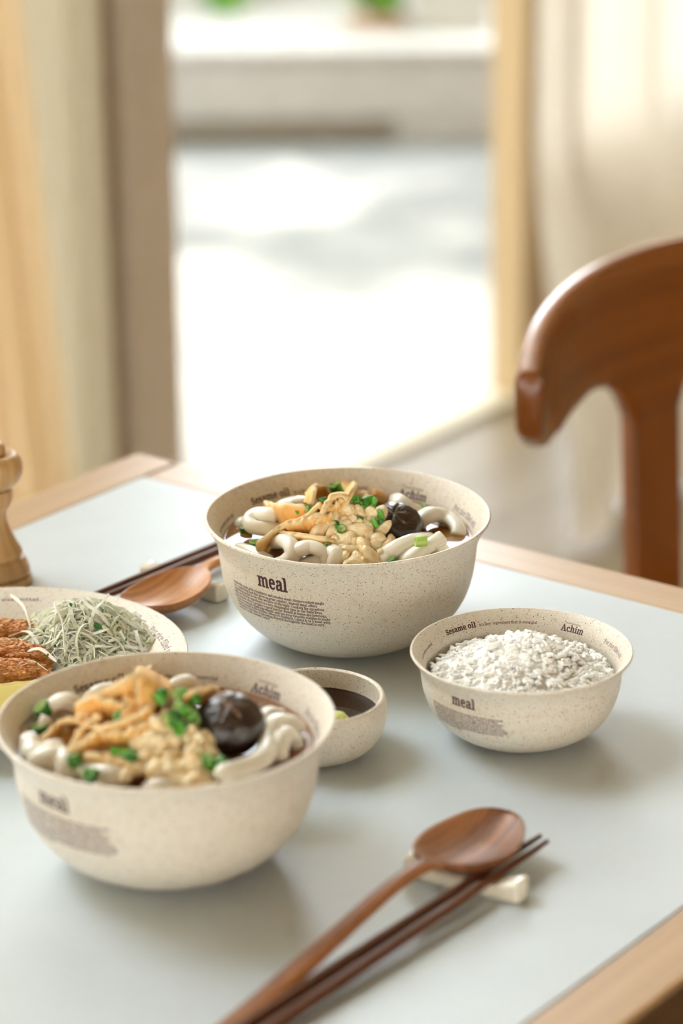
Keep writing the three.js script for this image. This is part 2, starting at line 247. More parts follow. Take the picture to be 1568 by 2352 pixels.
// ------------------------------------------------------------------ outside
{
  const pave = pixelTex(512, 512, (u, v) => { const a = u * 6.2832, b = v * 6.2832, k = n3(Math.cos(a) * 1.5, Math.sin(a) * 1.5 + Math.cos(b) * 1.5, Math.sin(b) * 1.5) * 8 + n3(Math.cos(a) * 9, Math.sin(a) * 9 + Math.cos(b) * 9, Math.sin(b) * 9) * 5 + (R0() - 0.5) * 8; return [124 + k, 124 + k, 123 + k]; }, true, [0.4, 0.4]);
  struct('ground', box(-16, X0 - 0.06, -0.16, 0, -18, 12, 0), std({ map: pave, roughness: 0.8 }));
  const stepStone = std({ map: plasterTex(0xbfbab5, 6), roughness: 0.85 }), stone = std({ map: plasterTex(0xa89e8c, 8), roughness: 0.85 }), pale = std({ map: plasterTex(0xbdbab2, 3), roughness: 0.8 });
  const step = group('courtyard_step', V(-2.455, 0, -3.49), YAW); tag(step, 'low pale stone step across the courtyard with sun patches on its tread', 'step');
  mesh('step_block', [box(-2.6, 1.9, 0.05, 0.19, -0.9, 0, 0.012), box(0.12, 1.9, 0, 0.055, -0.9, -0.004, 0.004)], stepStone, step); mesh('toe_shade', box(-2.6, 0.12, 0, 0.05, -0.9, -0.04, 0.002), std({ color: 0xaca08e, roughness: 0.95 }), step);  // toe set back and coloured darker to stand in for shade below
  mesh('coping', box(-2.62, 1.92, 0.19, 0.215, -0.92, 0.015, 0.006), stepStone, step);
  const wl = group('courtyard_parapet', V(-2.72, 0, -3.84), YAW); tag(wl, 'pale rendered low wall standing on the courtyard step', 'wall');
  mesh('wall_block', box(-2.4, 1.7, 0.215, 0.95, -0.5, -0.08, 0.01), pale, wl);
  mesh('coping', box(-2.43, 1.73, 0.95, 0.99, -0.53, -0.05, 0.006), stone, wl);
  const sw = group('added_side_wall', V(0, 0, 0)); tag(sw, 'tall unseen side wall added left of the frame to cut off sky light', 'wall');  // wall added out of view to narrow the sky that reaches the table
  mesh('wall_block', box(-4.2, X0 - 0.06, 0, 6.2, 2.6, 2.8, 0), stone, sw); mesh('coping', box(-4.24, X0 - 0.06, 6.2, 6.25, 2.57, 2.83, 0.01), pale, sw);
  const pb = group('planter_box', at(1040, 70, 0.215), YAW); tag(pb, 'tall white planter box at the end of the courtyard step', 'planter');
  mesh('planter_body', box(-0.085, 0.085, 0, 0.34, -0.14, 0.02, 0.006), pale, pb); mesh('soil', box(-0.075, 0.075, 0.33, 0.345, -0.13, 0.01, 0.004), std({ color: 0x5a4630, roughness: 1 }), pb);
  const leafMat = std({ color: 0x86b048, roughness: 0.7, side: THREE.DoubleSide }), leafG = new THREE.PlaneGeometry(1, 1, 2, 2); { const p = leafG.attributes.position; for (let i = 0; i < p.count; i++) p.setXYZ(i, p.getX(i) * (1 - Math.abs(p.getY(i)) * 1.2), p.getY(i), Math.abs(p.getX(i)) * 0.25); leafG.computeVertexNormals(); }
  const r = rng(5), q = new THREE.Object3D();
  function bush(pos, rad, n, size, label) {
    const g = group('shrub', pos); tag(g, label, 'shrub');
    const im = new THREE.InstancedMesh(leafG, leafMat, n); im.name = 'foliage'; im.userData.kind = 'stuff'; im.castShadow = im.receiveShadow = true;
    for (let i = 0; i < n; i++) { const u = V(r() - 0.5, r() - 0.5, r() - 0.5).normalize().multiplyScalar(r() ** 0.4); q.position.set(u.x * rad[0], rad[1] * (0.95 + u.y * 0.9), u.z * rad[2]); q.rotation.set(r() * 6, r() * 6, r() * 6); q.scale.setScalar(size * (0.6 + r() * 0.8)); q.updateMatrix(); im.setMatrixAt(i, q.matrix); im.setColorAt(i, new THREE.Color().setRGB(0.5 + r() * 0.9, 0.7 + r() * 0.6, 0.4 + r() * 0.5)); }
    g.add(im);
    for (let k = 0; k < 4; k++) mesh('stem', new THREE.CylinderGeometry(0.004, 0.006, rad[1], 6).translate((k - 1.5) * rad[0] * 0.3, rad[1] / 2, 0), std({ color: 0x6b5638, roughness: 0.9 }), g);
    return g;
  }
  const pot = group('flower_pot', at(868, 62, 0.215), 0); tag(pot, 'low clay trough with a green shrub in front of the garden wall', 'pot');
  mesh('trough', box(-0.07, 0.07, 0, 0.03, -0.04, 0.04, 0.008).rotateY(YAW), std({ color: 0xc4a58c, roughness: 0.85 }), pot);
  bush(at(868, 62, 0.215).add(V(0, 0.026, 0)), [0.08, 0.1, 0.05], 420, 0.03, 'small bright green shrub growing in the low clay trough on the courtyard step');
  bush(at(520, 28, 0.215).add(V(0, 0, 0)), [0.05, 0.06, 0.05], 160, 0.025, 'small dark shrub on the courtyard step beside the sliding door leaf');
  // a broad tree whose crown lets the sun through in a few gaps
  const tree = group('shade_tree', V(-6.4, 0, -11)); tag(tree, 'broad leafy courtyard tree beyond the frame, with overhead leaf layers added to dim the sky', 'tree');
  mesh('trunk', new THREE.CylinderGeometry(0.14, 0.24, 15.4, 14).translate(0, 7.7, 0), std({ color: 0x6d5b45, roughness: 0.95 }), tree);
  const rt = [0.795, -0.607], aw = [-0.607, -0.795];
  const holes = [[640, 460, 0, 0.17, 0.2], [400, 405, 0, 0.035, 0.07], [450, 650, 0, 0.13, 0.24], [480, 70, 0.215, 0.11, 0.2], [850, 90, 0.215, 0.15, 0.16]].map(([px, py, y, a, b]) => { const p = at(px, py, y); return [p.x + 0.015 * y, p.z + 0.8 * y, a, b]; });
  const leaves = [];
  while (leaves.length < 26000) {
    const y = 8.4 + r() * 1.1, x = lerp(-7.0, -0.4, r()), z = lerp(-15, -8.8, r()), gx = x + 0.015 * y, gz = z + 0.8 * y;
    if (gz > -2.45 - 0.857 * (gx + 1.75) || gz < -7.5) continue;
    if (holes.some(([hx, hz, a, b]) => { const dx = gx - hx, dz = gz - hz, u = (dx * rt[0] + dz * rt[1]) / a, v = (dx * aw[0] + dz * aw[1]) / b; return u * u + v * v < 1; })) continue;
    leaves.push([x + 6.4, y, z + 11]);
  }
  const sunLeaves = leaves.length;
  while (leaves.length < sunLeaves + 11000) { const x = lerp(-3.4, -0.4, r()), z = lerp(-6.2, 7, r()), y = 8.6 + r() * 1.2; leaves.push([x + 6.4, y, z + 11]); }  // extra unseen crown added to block the sky overhead
  while (leaves.length < sunLeaves + 26000) { const x = lerp(-7.8, -3.2, r()), z = lerp(-7, 9, r()), y = 15 + r() * 1.4; leaves.push([x + 6.4, y, z + 11]); }  // higher unseen crown added to dim the courtyard from above
  const im = new THREE.InstancedMesh(leafG, leafMat, leaves.length); im.name = 'foliage'; im.userData.kind = 'stuff'; im.castShadow = true;
  leaves.forEach(([x, y, z], i) => { q.position.set(x, y, z); q.rotation.set(-1.2 + r() * 0.9, r() * 6.28, r() * 0.8); q.scale.setScalar((i < sunLeaves ? 0.085 : 0.17) + r() * 0.05); q.updateMatrix(); im.setMatrixAt(i, q.matrix); });
  tree.add(im);
  const hs = group('added_house', V(-8.2, 0, 1)); tag(hs, 'unseen house across the courtyard, outside the frame', 'added_house');  // added out of view, its heights and slot shaped to limit the sky
  mesh('wall', [box(-4, 0, 0, 6.2, -4.2, 2.8, 0), box(-4, 0, 0, 20, -8.4, -4.2, 0), box(-4, 0, 0, 4.2, -18, -8.4, 0), box(-4, 0, 10, 20, -18, -8.4, 0), box(-4, 0, 0, 14, 2.8, 12, 0)], stone, hs); mesh('roof', [box(-4.2, 0.2, 6.2, 6.4, -4.2, 2.8, 0.02), box(-4.2, 0.2, 20, 20.2, -18.2, -4.2, 0.02), box(-4.2, 0.2, 14, 14.2, 2.8, 12.2, 0.02)], pale, hs);
  for (let k = 0; k < 4; k++) { const wn = mesh('window', box(-0.02, 0.04, 1.2, 2.5, -5.5 + k * 3.4, -4.3 + k * 3.4, 0.01), M.framePale, hs); mesh('pane', box(0.04, 0.045, 1.28, 2.42, -5.42 + k * 3.4, -4.38 + k * 3.4, 0), std({ color: 0x3a4044, roughness: 0.1 }), wn); }
}

// ------------------------------------------------------------------ the table
const TW = 0.7704, TL = 1.5, EB = 0.0413;
{
  const t = group('dining_table', V(0, 0, 0)); tag(t, 'dining table with a matt white top framed by pale wooden edge boards', 'table');
  const top = mesh('table_top', box(EB, TW - EB, T - 0.028, T, EB, TL - EB, 0.0008), M.tableTop, t); top.userData.label = 'matt white laminate top';
  for (const [g, ax] of [[box(0, EB, T - 0.03, T, 0, TL, 0.003), 2], [box(TW - EB, TW, T - 0.03, T, 0, TL, 0.003), 2], [box(EB + 0.0003, TW - EB - 0.0003, T - 0.03, T, 0, EB, 0.003), 0], [box(EB, TW - EB, T - 0.03, T, TL - EB, TL, 0.003), 0]]) mesh('edge_board', grain(g, ax), M.edge, t);
  mesh('side_shade_band', grain(box(TW, TW + 0.0015, T - 0.03, T - 0.002, 0, TL, 0.0005), 2), M.band, t).userData.label = 'side face coloured dark brown for its shade';  // shade of this side face is put into the wood colour
  for (const [x, z] of [[0.04, 0.04], [TW - 0.1, 0.04], [0.04, TL - 0.1], [TW - 0.1, TL - 0.1]]) mesh('leg', grain(box(x, x + 0.06, 0, T - 0.03, z, z + 0.06, 0.006), 1), M.edge, t);
  for (const g of [box(0.1, TW - 0.1, T - 0.1, T - 0.03, 0.055, 0.075), box(0.1, TW - 0.1, T - 0.1, T - 0.03, TL - 0.075, TL - 0.055)]) mesh('apron', grain(g, 0), M.edge, t);
  for (const x of [0.055, TW - 0.075]) mesh('apron', grain(box(x, x + 0.02, T - 0.1, T - 0.03, 0.1, TL - 0.1), 2), M.edge, t);
}

// ------------------------------------------------------------------ chairs: a broad bent crest on one central splat
function makeChair() {
  const c = group('chair');
  const top = (l) => 0.829 - 0.037 * l * l, fwdOff = (l) => 0.0891 * Math.abs(l) ** 2.3754, HW = 0.261;
  const BOT = [[0, 0.672], [0.112, 0.672], [0.137, 0.692], [0.19, 0.711], [0.28, 0.7225], [0.37, 0.7245], [0.5, 0.718], [0.65, 0.71], [0.8, 0.712], [0.9, 0.722], [1, 0.74]];
  const bot = (l) => { const a = Math.abs(l); for (let i = 1; i < BOT.length; i++) if (a <= BOT[i][0]) return lerp(BOT[i - 1][1], BOT[i][1], sstep(0, 1, (a - BOT[i - 1][0]) / (BOT[i][0] - BOT[i - 1][0])) * 0.4 + 0.6 * (a - BOT[i - 1][0]) / (BOT[i][0] - BOT[i - 1][0])); return 0.74; };
  // local frame: +x is where the sitter faces, z across. inner face at fwdOff, thickness behind it
  const n = 96, m = 20, pos = [], idx = [], uv = [];
  for (let i = 0; i <= n; i++) {
    const l = -1 + 2 * i / n, th = 0.022, yt = top(l), yb = bot(l), f = fwdOff(l), d = (fwdOff(l + 0.01) - fwdOff(l - 0.01)) / (0.02 * HW), nl = Math.hypot(1, d), nx = 1 / nl, nz = -d / nl;
    const hh = (yt - yb) / 2, rr = Math.min(0.009, th / 2);
    for (let k = 0; k < m; k++) {
      const a = k / m * 6.2832, ca = Math.cos(a), sa = Math.sin(a), ex = Math.sign(ca) * Math.abs(ca) ** 0.55, ey = Math.sign(sa) * Math.abs(sa) ** 0.3;
      const o = th / 2 + ex * th / 2, lean = -0.06 * (yt - 0.829);
      const yy = (yt + yb) / 2 + ey * hh, back = 0.055 * (0.829 - yy);
      pos.push(f + o * nx + back, yy, l * HW + o * nz); uv.push((yy) * 1, l * HW * 1.1);
    }
  }
  for (let i = 0; i < n; i++) for (let k = 0; k < m; k++) { const a = i * m + k, b = i * m + (k + 1) % m; idx.push(a, a + m, b, b, a + m, b + m); }
  for (const [i, f] of [[0, 1], [n, -1]]) { const cidx = pos.length / 3; let s = V(0, 0, 0); for (let k = 0; k < m; k++) s.add(V(pos[(i * m + k) * 3], pos[(i * m + k) * 3 + 1], pos[(i * m + k) * 3 + 2])); s.divideScalar(m); pos.push(...s.toArray()); uv.push(0, 0); for (let k = 0; k < m; k++) { const a = i * m + k, b = i * m + (k + 1) % m; f < 0 ? idx.push(cidx, b, a) : idx.push(cidx, a, b); } }
  const g = new THREE.BufferGeometry(); g.setAttribute('position', new THREE.Float32BufferAttribute(pos, 3)); g.setAttribute('uv', new THREE.Float32BufferAttribute(uv, 2)); g.setIndex(idx); g.computeVertexNormals();
  mesh('crest', g, M.chair, c);
  const sp = box(0.002, 0.02, 0.43, 0.69, -0.0325, 0.0325, 0.005), p = sp.attributes.position; for (let i = 0; i < p.count; i++) p.setX(i, p.getX(i) + 0.055 * (0.829 - p.getY(i))); sp.computeVertexNormals();
  mesh('splat', grain(sp, 1), M.chair, c);
  const sh = new THREE.Shape(); sh.moveTo(0.02, -0.2); sh.bezierCurveTo(0, -0.05, 0, 0.05, 0.02, 0.2); sh.bezierCurveTo(0.1, 0.24, 0.4, 0.245, 0.45, 0.21); sh.bezierCurveTo(0.475, 0.1, 0.475, -0.1, 0.45, -0.21); sh.bezierCurveTo(0.4, -0.245, 0.1, -0.24, 0.02, -0.2);
  mesh('seat', grain(new THREE.ExtrudeGeometry(sh, { depth: 0.02, bevelEnabled: true, bevelSize: 0.006, bevelThickness: 0.006, bevelSegments: 3, curveSegments: 16 }).rotateX(Math.PI / 2).translate(0, 0.45, 0), 0), M.chair, c);
  for (const [x, z, dx, dz] of [[0.06, -0.17, -0.05, -0.03], [0.06, 0.17, -0.05, 0.03], [0.4, -0.18, 0.03, -0.03], [0.4, 0.18, 0.03, 0.03]]) mesh('leg', sweep([V(x, 0.43, z), V(x + dx, 0, z + dz)], (s) => roundSec(lerp(0.016, 0.011, s), lerp(0.016, 0.011, s), 12, 1), { n: 6, up: V(1, 0, 0) }), M.chair, c);
  return c;
}
{
  const c = makeChair(); c.position.set(0.1654 - 0.0056, 0, -0.4734 + 0.0043); c.rotation.y = -0.1305; tag(c, 'brown bent wood chair with arched crest and central splat before the cream curtain', 'chair');
}

// ------------------------------------------------------------------ tableware: speckled stoneware
const INK = '#46262a', INK2 = '#5a3f49';
function speckle(x, w, h, mmW, mmH, r, dens = 1, base = '#e8dfcf') {   // x already scaled so that 1 unit = 1 mm
  x.fillStyle = base; x.fillRect(0, 0, mmW, mmH);
  for (let i = 0; i < mmW * mmH * 0.05; i++) { x.globalAlpha = 0.05 + r() * 0.06; x.fillStyle = r() < 0.5 ? '#c9b58f' : '#e8dfca'; x.beginPath(); x.arc(r() * mmW, r() * mmH, 0.6 + r() * 2.4, 0, 7); x.fill(); }
  for (let i = 0; i < mmW * mmH * 1.1 * dens; i++) { x.globalAlpha = 0.25 + r() * 0.4; x.fillStyle = r() < 0.6 ? '#97683f' : '#7d6c4f'; x.beginPath(); x.ellipse(r() * mmW, r() * mmH, 0.09 + r() * 0.16, 0.07 + r() * 0.1, r() * 3, 0, 7); x.fill(); }
  for (let i = 0; i < mmW * mmH * 0.085 * dens; i++) { x.globalAlpha = 0.55 + r() * 0.45; x.fillStyle = r() < 0.7 ? '#74432a' : '#553425'; x.beginPath(); x.ellipse(r() * mmW, r() * mmH, 0.17 + r() * 0.26, 0.14 + r() * 0.18, r() * 3, 0, 7); x.fill(); }
  x.globalAlpha = 1;
}
function mmTex(w, h, mmW, mmH, seed, draw, dens) { return canvasTex(w, h, (x) => { x.scale(w / mmW, h / mmH); speckle(x, w, h, mmW, mmH, rng(seed), dens); draw && draw(x); }); }
function fitText(x, str, px, py, width, size, font = 'bold 10px serif', colour = INK, shear = 0) {   // px, py in mm, baseline; width 0 keeps the natural width
  x.save(); x.translate(px, py); x.font = font; const w = x.measureText(str).width, k = size / 10; x.transform(width ? width / w : k, 0, shear, k, 0, 0); x.fillStyle = x.strokeStyle = colour; x.lineWidth = /bold/.test(font) ? 0.42 : 0.3; x.lineJoin = 'round'; x.strokeText(str, 0, 0); x.fillText(str, 0, 0); x.restore();
}
const stoneware = (map) => phy({ map, roughness: 0.42, clearcoat: 0.12, clearcoatRoughness: 0.35 });
const speckMat = stoneware(mmTex(1024, 512, 240, 120, 71, null)); 
const speckMatSmall = stoneware(mmTex(1024, 512, 240, 60, 73, null));
const PARA = [['A side dish made with cucumbers and sesame seeds. Home-cooked meals', 72], ['are a comforting food that gives us great comfort, momur meal offers', 67.5], ['something special to the time we have at the table. Cooking for ourselves', 72], ['with our favorite ingredients is a very meaningful time in our daily lives.', 71], ['The moment when I prepare a meal just for myself at home are precious.', 73.5], ['Focus on seasonal, fresh ingredients, and use your favorite recipes to make', 75.5], ['delicious meals in the kitchen. When it’s finished, I place it in a bowl with', 75.5], ['excitement. This time of spreading warmth throughout the bowl is very', 71.5], ['precious. At this moment, enjoy!', 32]];
function printBody(x, k, mmW, H, yMeal, yLine, pitch, spread) {     // k: size against the large bowl; H: arc height of the canvas in mm
  const X = (th) => (180 - th) / 120 * mmW;
  fitText(x, 'meal', X(132.8), H - yMeal, X(117) - X(132.8), 13.2 * k, 'bold 10px serif', INK);
  PARA.forEach(([s, w], i) => fitText(x, s, X(151.4 - i * 0.0), H - yLine + i * pitch, w * k * spread, 2.42 * k, 'bold 10px serif', INK));
}
function printRim(x, k, mmW, H, yb) {                               // mm across 185 degrees from 175; yb: baseline above the neck
  const X = (th) => (th - 175) / 185 * mmW, y = (a) => H - a;
  const arc = (str, a, b, size, base, font, col) => fitText(x, str, X(a), y(base), X(b) - X(a), size, font, col);
  arc('and sesame and oil', 180.5, 204.5, 2.9 * k, yb * 0.95, 'bold 10px serif', INK2);
  arc('Sesame oil', 220.3, 242.5, 6.6 * k, yb, 'bold 10px serif', INK);
  arc('is a key  ingredient that is essential', 244.5, 280, 3.1 * k, yb + 0.2 * k, '10px serif', INK);
  arc('Achim', 295, 310.5, 7.6 * k, yb - 2.6 * k, 'bold 10px serif', INK2);
  arc('Good morning', 297.4, 307.2, 2.0 * k, yb + 4.2 * k, '10px serif', INK2);
  arc('Pot rice filled with', 328.8, 356, 5.2 * k, yb - 0.6 * k, '10px serif', INK2);
}
const A_OUT = [[0.001, 0.003], [0.033, 0.003], [0.0355, 0.0006], [0.0385, 0.0], [0.0445, 0.0018], [0.055, 0.007], [0.064, 0.0135], [0.072, 0.0225], [0.0778, 0.0325], [0.0813, 0.044], [0.0832, 0.056], [0.0838, 0.063], [0.0846, 0.0672], [0.0866, 0.0726]];
const A_RIM_OUT = [[0.0866, 0.0726], [0.0893, 0.0778], [0.0921, 0.0818], [0.0927, 0.083], [0.0921, 0.0842], [0.0908, 0.0841]];
const A_RIM_IN = [[0.0908, 0.0841], [0.0885, 0.0812], [0.0858, 0.0775], [0.083, 0.073], [0.0808, 0.0685], [0.0796, 0.063]];
const A_IN = [[0.0796, 0.063], [0.0788, 0.056], [0.0768, 0.045], [0.073, 0.0345], [0.066, 0.0235], [0.055, 0.0145], [0.035, 0.0082], [0.001, 0.007]];
const C_OUT = [[0.001, 0.002], [0.0225, 0.002], [0.0245, 0.0005], [0.0265, 0], [0.031, 0.0011], [0.038, 0.0036], [0.046, 0.0086], [0.052, 0.0147], [0.0565, 0.0226], [0.0592, 0.031], [0.0602, 0.038], [0.0604, 0.041], [0.0611, 0.0442], [0.0628, 0.048]];
const C_RIM_OUT = [[0.0628, 0.048], [0.0652, 0.0514], [0.0664, 0.0529], [0.0668, 0.0537], [0.0664, 0.0546], [0.0655, 0.0546]];
const C_RIM_IN = [[0.0655, 0.0546], [0.0632, 0.0524], [0.0606, 0.0492], [0.0584, 0.0455], [0.0573, 0.0415]];
const C_IN = [[0.0573, 0.0415], [0.0568, 0.037], [0.0555, 0.03], [0.0525, 0.0225], [0.047, 0.0145], [0.036, 0.0085], [0.02, 0.006], [0.001, 0.0056]];
function tileUV(g, circ, len, tall) { const uv = g.attributes.uv; for (let i = 0; i < uv.count; i++) uv.setXY(i, uv.getX(i) * circ / 0.24, uv.getY(i) * len / tall); return g; }   // one tile is 240 mm wide
function bowl(name, P, spin, seed, k, lay, label, cat = 'bowl', grp) {
  const [out, ro, ri, inn] = P.map((p, i) => spline(p, 40)), b = group(name, V(0, T, 0), YAW - spin * Math.PI / 180);
  // the text sits lower on the body where the photograph shows it
  const rNom = 81.2 * k, mmW = rNom * 2 * Math.PI / 3, H = arcLen(out) * 1000;
  const bodyMap = mmTex(2048, 1280, mmW, H, seed, (x) => printBody(x, k, mmW, H, arcAt(out, lay.meal) * 1000, arcAt(out, lay.line) * 1000, lay.pitch, 1));
  const rimW = 86 * k * Math.PI * 185 / 180, HR = arcLen(ri) * 1000, rimMap = mmTex(2048, 256, rimW, HR, seed + 1, (x) => printRim(x, k, rimW, HR, lay.rim));
  rimMap.wrapT = bodyMap.wrapT = THREE.ClampToEdgeWrapping;
  const sp = k > 0.9 ? speckMat : speckMatSmall, tall = k > 0.9 ? 0.12 : 0.06;
  const gBody = mergeGeometries([lathe(out, 60, 60, 180, true), tileUV(lathe(out, 100, 180, 420, true), 0.34 * k, arcLen(out), tall), tileUV(lathe(inn, 128, 0, 360), 0.5 * k, arcLen(inn), tall)], true);
  mesh('bowl_body', gBody, [stoneware(bodyMap), sp, sp], b);
  const gRim = mergeGeometries([lathe(ri.slice().reverse(), 90, 175, 360), tileUV(lathe(ri.slice().reverse(), 90, 360, 535), 0.27 * k, arcLen(ri), tall), tileUV(lathe(ro, 160, 0, 360), 0.56 * k, arcLen(ro), tall)], true);
  flip(gRim, [0, 1]); const rm = mesh('flared_rim', gRim, [stoneware(rimMap), sp, sp], b); rm.userData.label = 'flared printed rim';
  return tag(b, label, cat, grp);
}
function flip(g, which) {                          // turn the faces and normals of these groups round (profile was walked upwards)
  const ix = g.index.array, nn = g.attributes.normal, done = new Set();
  g.groups.forEach((q, i) => { if (!which.includes(i)) return; for (let t = q.start; t < q.start + q.count; t += 3) { const s = ix[t]; ix[t] = ix[t + 1]; ix[t + 1] = s; for (let c = 0; c < 3; c++) done.add(ix[t + c]); } });
  for (const v of done) nn.setXYZ(v, -nn.getX(v), -nn.getY(v), -nn.getZ(v));
}
const camXZ = (x, z) => { const a = x + 0.15728, b = z + 2.16783; return [a * CY + b * SY, -a * SY + b * CY]; };
const PA = camXZ(0.00376, -1.79332), PB = camXZ(-0.09691, -1.47467), PC = camXZ(0.10699, -1.63521), PP = camXZ(-0.2121, -1.7044), PS = camXZ(-0.0175, -1.6125);
const layA = { meal: 0.059, line: 0.0534, pitch: 2.3, rim: 8.6 };
const bowlA = bowl('noodle_bowl', [A_OUT, A_RIM_OUT, A_RIM_IN, A_IN], 0, 101, 1, layA, 'speckled cream noodle bowl at the back, its printed paragraph in sharp focus'); bowlA.position.x = PA[0]; bowlA.position.z = PA[1];
const bowlB = bowl('noodle_bowl', [A_OUT, A_RIM_OUT, A_RIM_IN, A_IN], 8, 131, 1, layA, 'speckled cream noodle bowl in the blurred near foreground in front of the plate'); bowlB.position.x = PB[0]; bowlB.position.z = PB[1];
const bowlC = bowl('rice_bowl', [C_OUT, C_RIM_OUT, C_RIM_IN, C_IN], 3, 161, 0.72, { meal: 0.0375, line: 0.0325, pitch: 1.62, rim: 5.6 }, 'small speckled cream bowl of white rice at the right of the table'); bowlC.position.x = PC[0]; bowlC.position.z = PC[1];
// sauce dish
const S_OUT = [[0.001, 0.0015], [0.02, 0.0015], [0.0225, 0], [0.026, 0.0006], [0.033, 0.0042], [0.039, 0.0105], [0.0425, 0.0185], [0.0435, 0.0255], [0.043, 0.032], [0.0421, 0.0352], [0.0406, 0.0362], [0.0392, 0.0352]];
const S_IN = [[0.0392, 0.0352], [0.0393, 0.03], [0.0388, 0.024], [0.036, 0.016], [0.03, 0.0095], [0.02, 0.0065], [0.001, 0.006]];
const dish = group('sauce_dish', V(PS[0], T, PS[1]), YAW); tag(dish, 'little round speckled dish of dark sauce half hidden behind the near noodle bowl', 'dish');
mesh('dish_body', [tileUV(lathe(spline(S_OUT, 44), 96), 0.26, 0.075, 0.06), tileUV(lathe(spline(S_IN, 30), 96), 0.24, 0.06, 0.06)], speckMatSmall, dish);
// plate
const P_OUT = [[0.001, 0.002], [0.066, 0.002], [0.069, 0.0], [0.072, 0.0006], [0.082, 0.006], [0.098, 0.0145], [0.1135, 0.0225], [0.1152, 0.0242], [0.1148, 0.0256], [0.113, 0.0254]];
const P_IN = [[0.113, 0.0254], [0.1, 0.0192], [0.088, 0.0125], [0.078, 0.0078], [0.066, 0.0056], [0.04, 0.005], [0.001, 0.005]];
{
  const pl = group('dinner_plate', V(PP[0], T, PP[1]), YAW), inn = spline(P_IN, 40).reverse(), W = 0.1 * Math.PI * 185 / 180 * 1000, H = arcLen(inn) * 1000;
  const map = mmTex(2048, 768, W, H, 191, (x) => {
    const X = (th) => (th - 175) / 185 * W;
    fitText(x, 'is a key ingredient that is essential', X(223), H - 105, X(277) - X(223), 3.6, '10px serif', INK);
    fitText(x, 'Sesame oil', X(196), H - 105, X(221) - X(196), 7, 'bold 10px serif', INK);
    fitText(x, 'Achim', X(298), H - 98.5, X(311) - X(298), 8, 'bold 10px serif', INK2);
    fitText(x, 'Pot rice filled with', X(329.5), H - 103, X(358) - X(329.5), 6.4, '10px serif', INK2);
  }, 0.8);
  const g = mergeGeometries([lathe(inn, 90, 175, 360), tileUV(lathe(inn, 90, 360, 535), 0.33, 0.115, 0.12), tileUV(lathe(spline(P_OUT, 40), 160), 0.66, 0.125, 0.12)], true); flip(g, [0, 1]);
  const bump = pixelTex(256, 256, () => { const k = 110 + R0() * 60; return [k, k, k]; }, false, [5, 2]);
  const a = stoneware(map), b = stoneware(speckMat.map); for (const m of [a, b]) { m.bumpMap = bump; m.bumpScale = 0.00025; m.roughness = 0.5; }
  mesh('plate_body', g, [a, b, b], pl); tag(pl, 'wide speckled cream plate with a printed rim carrying cabbage and fried cutlet', 'plate');
}

// ------------------------------------------------------------------ liquids
function liquid(name, c, y, inner, col, dist, trans, level) {
  const pts = inner.map(([r, h]) => [r + 0.0006, h - 0.0004]).filter(([, h]) => h < level), prof = [[0.0001, level], [pts[0][0] - 0.002, level], [pts[0][0] - 0.0008, level + 0.0004], [pts[0][0] + 0.0002, level + 0.0009], ...pts];
  const g = lathe(prof.map(([r, h]) => [r, h]).reverse(), 96); const m = mesh(name, g, phy({ color: new THREE.Color(col), roughness: 0.0, transmission: trans, thickness: 0.02, ior: 1.34, attenuationColor: new THREE.Color(col), attenuationDistance: dist }));
  m.position.set(c[0], T, c[1]); return m;
}
const LV = 0.0675;
tag(liquid('noodle_broth', PA, T, spline([...A_RIM_IN.slice(3), ...A_IN.slice(1)], 60), 0xc98f45, 0.05, 0.62, LV), 'clear amber broth filling the back noodle bowl', 'broth');
tag(liquid('noodle_broth', PB, T, spline([...A_RIM_IN.slice(3), ...A_IN.slice(1)], 60), 0xbf7c35, 0.05, 0.62, LV), 'clear amber broth filling the near foreground noodle bowl', 'broth');
{ const m = liquid('soy_sauce', PS, T, spline(S_IN, 40), 0x4a1c06, 0.004, 0.8, 0.0235); tag(m, 'dark brown soy sauce in the little dish', 'sauce'); }

//FOOD-BEGIN
// ------------------------------------------------------------------ food in the two noodle bowls
const noodleMat = phy({ color: new THREE.Color(0xf3eddc), roughness: 0.3, clearcoat: 0.6, clearcoatRoughness: 0.12 });
const friedMat = phy({ vertexColors: true, roughness: 0.55, clearcoat: 0.2, clearcoatRoughness: 0.4, bumpMap: pixelTex(128, 128, () => { const k = 90 + R0() * 120; return [k, k, k]; }, false, [60, 60]), bumpScale: 0.0002 });
const crumbMat = phy({ vertexColors: true, roughness: 0.5, clearcoat: 0.25, clearcoatRoughness: 0.35 });
const scallionMat = phy({ vertexColors: true, roughness: 0.4, clearcoat: 0.25, clearcoatRoughness: 0.2, side: THREE.DoubleSide });
const capMat = phy({ vertexColors: true, roughness: 0.38, clearcoat: 0.7, clearcoatRoughness: 0.22 });
function mound(c, base, height, rad, off = [0, 0]) { return (x, z) => T + base + height * Math.exp(-((x - c[0] - off[0]) ** 2 + (z - c[1] - off[1]) ** 2) / (rad * rad)); }
function onMound(px, py, f, lift = 0) { let y = f(0, 0); let p = at(px, py, T + 0.075); for (let i = 0; i < 40; i++) { y = lerp(p.y, f(p.x, p.z) + lift, 0.5); p = at(px, py, y); } return p; }
function inside(p, c, r) { const dx = p.x - c[0], dz = p.z - c[1], l = Math.hypot(dx, dz); if (l > r) { p.x = c[0] + dx * r / l; p.z = c[1] + dz * r / l; } return p; }
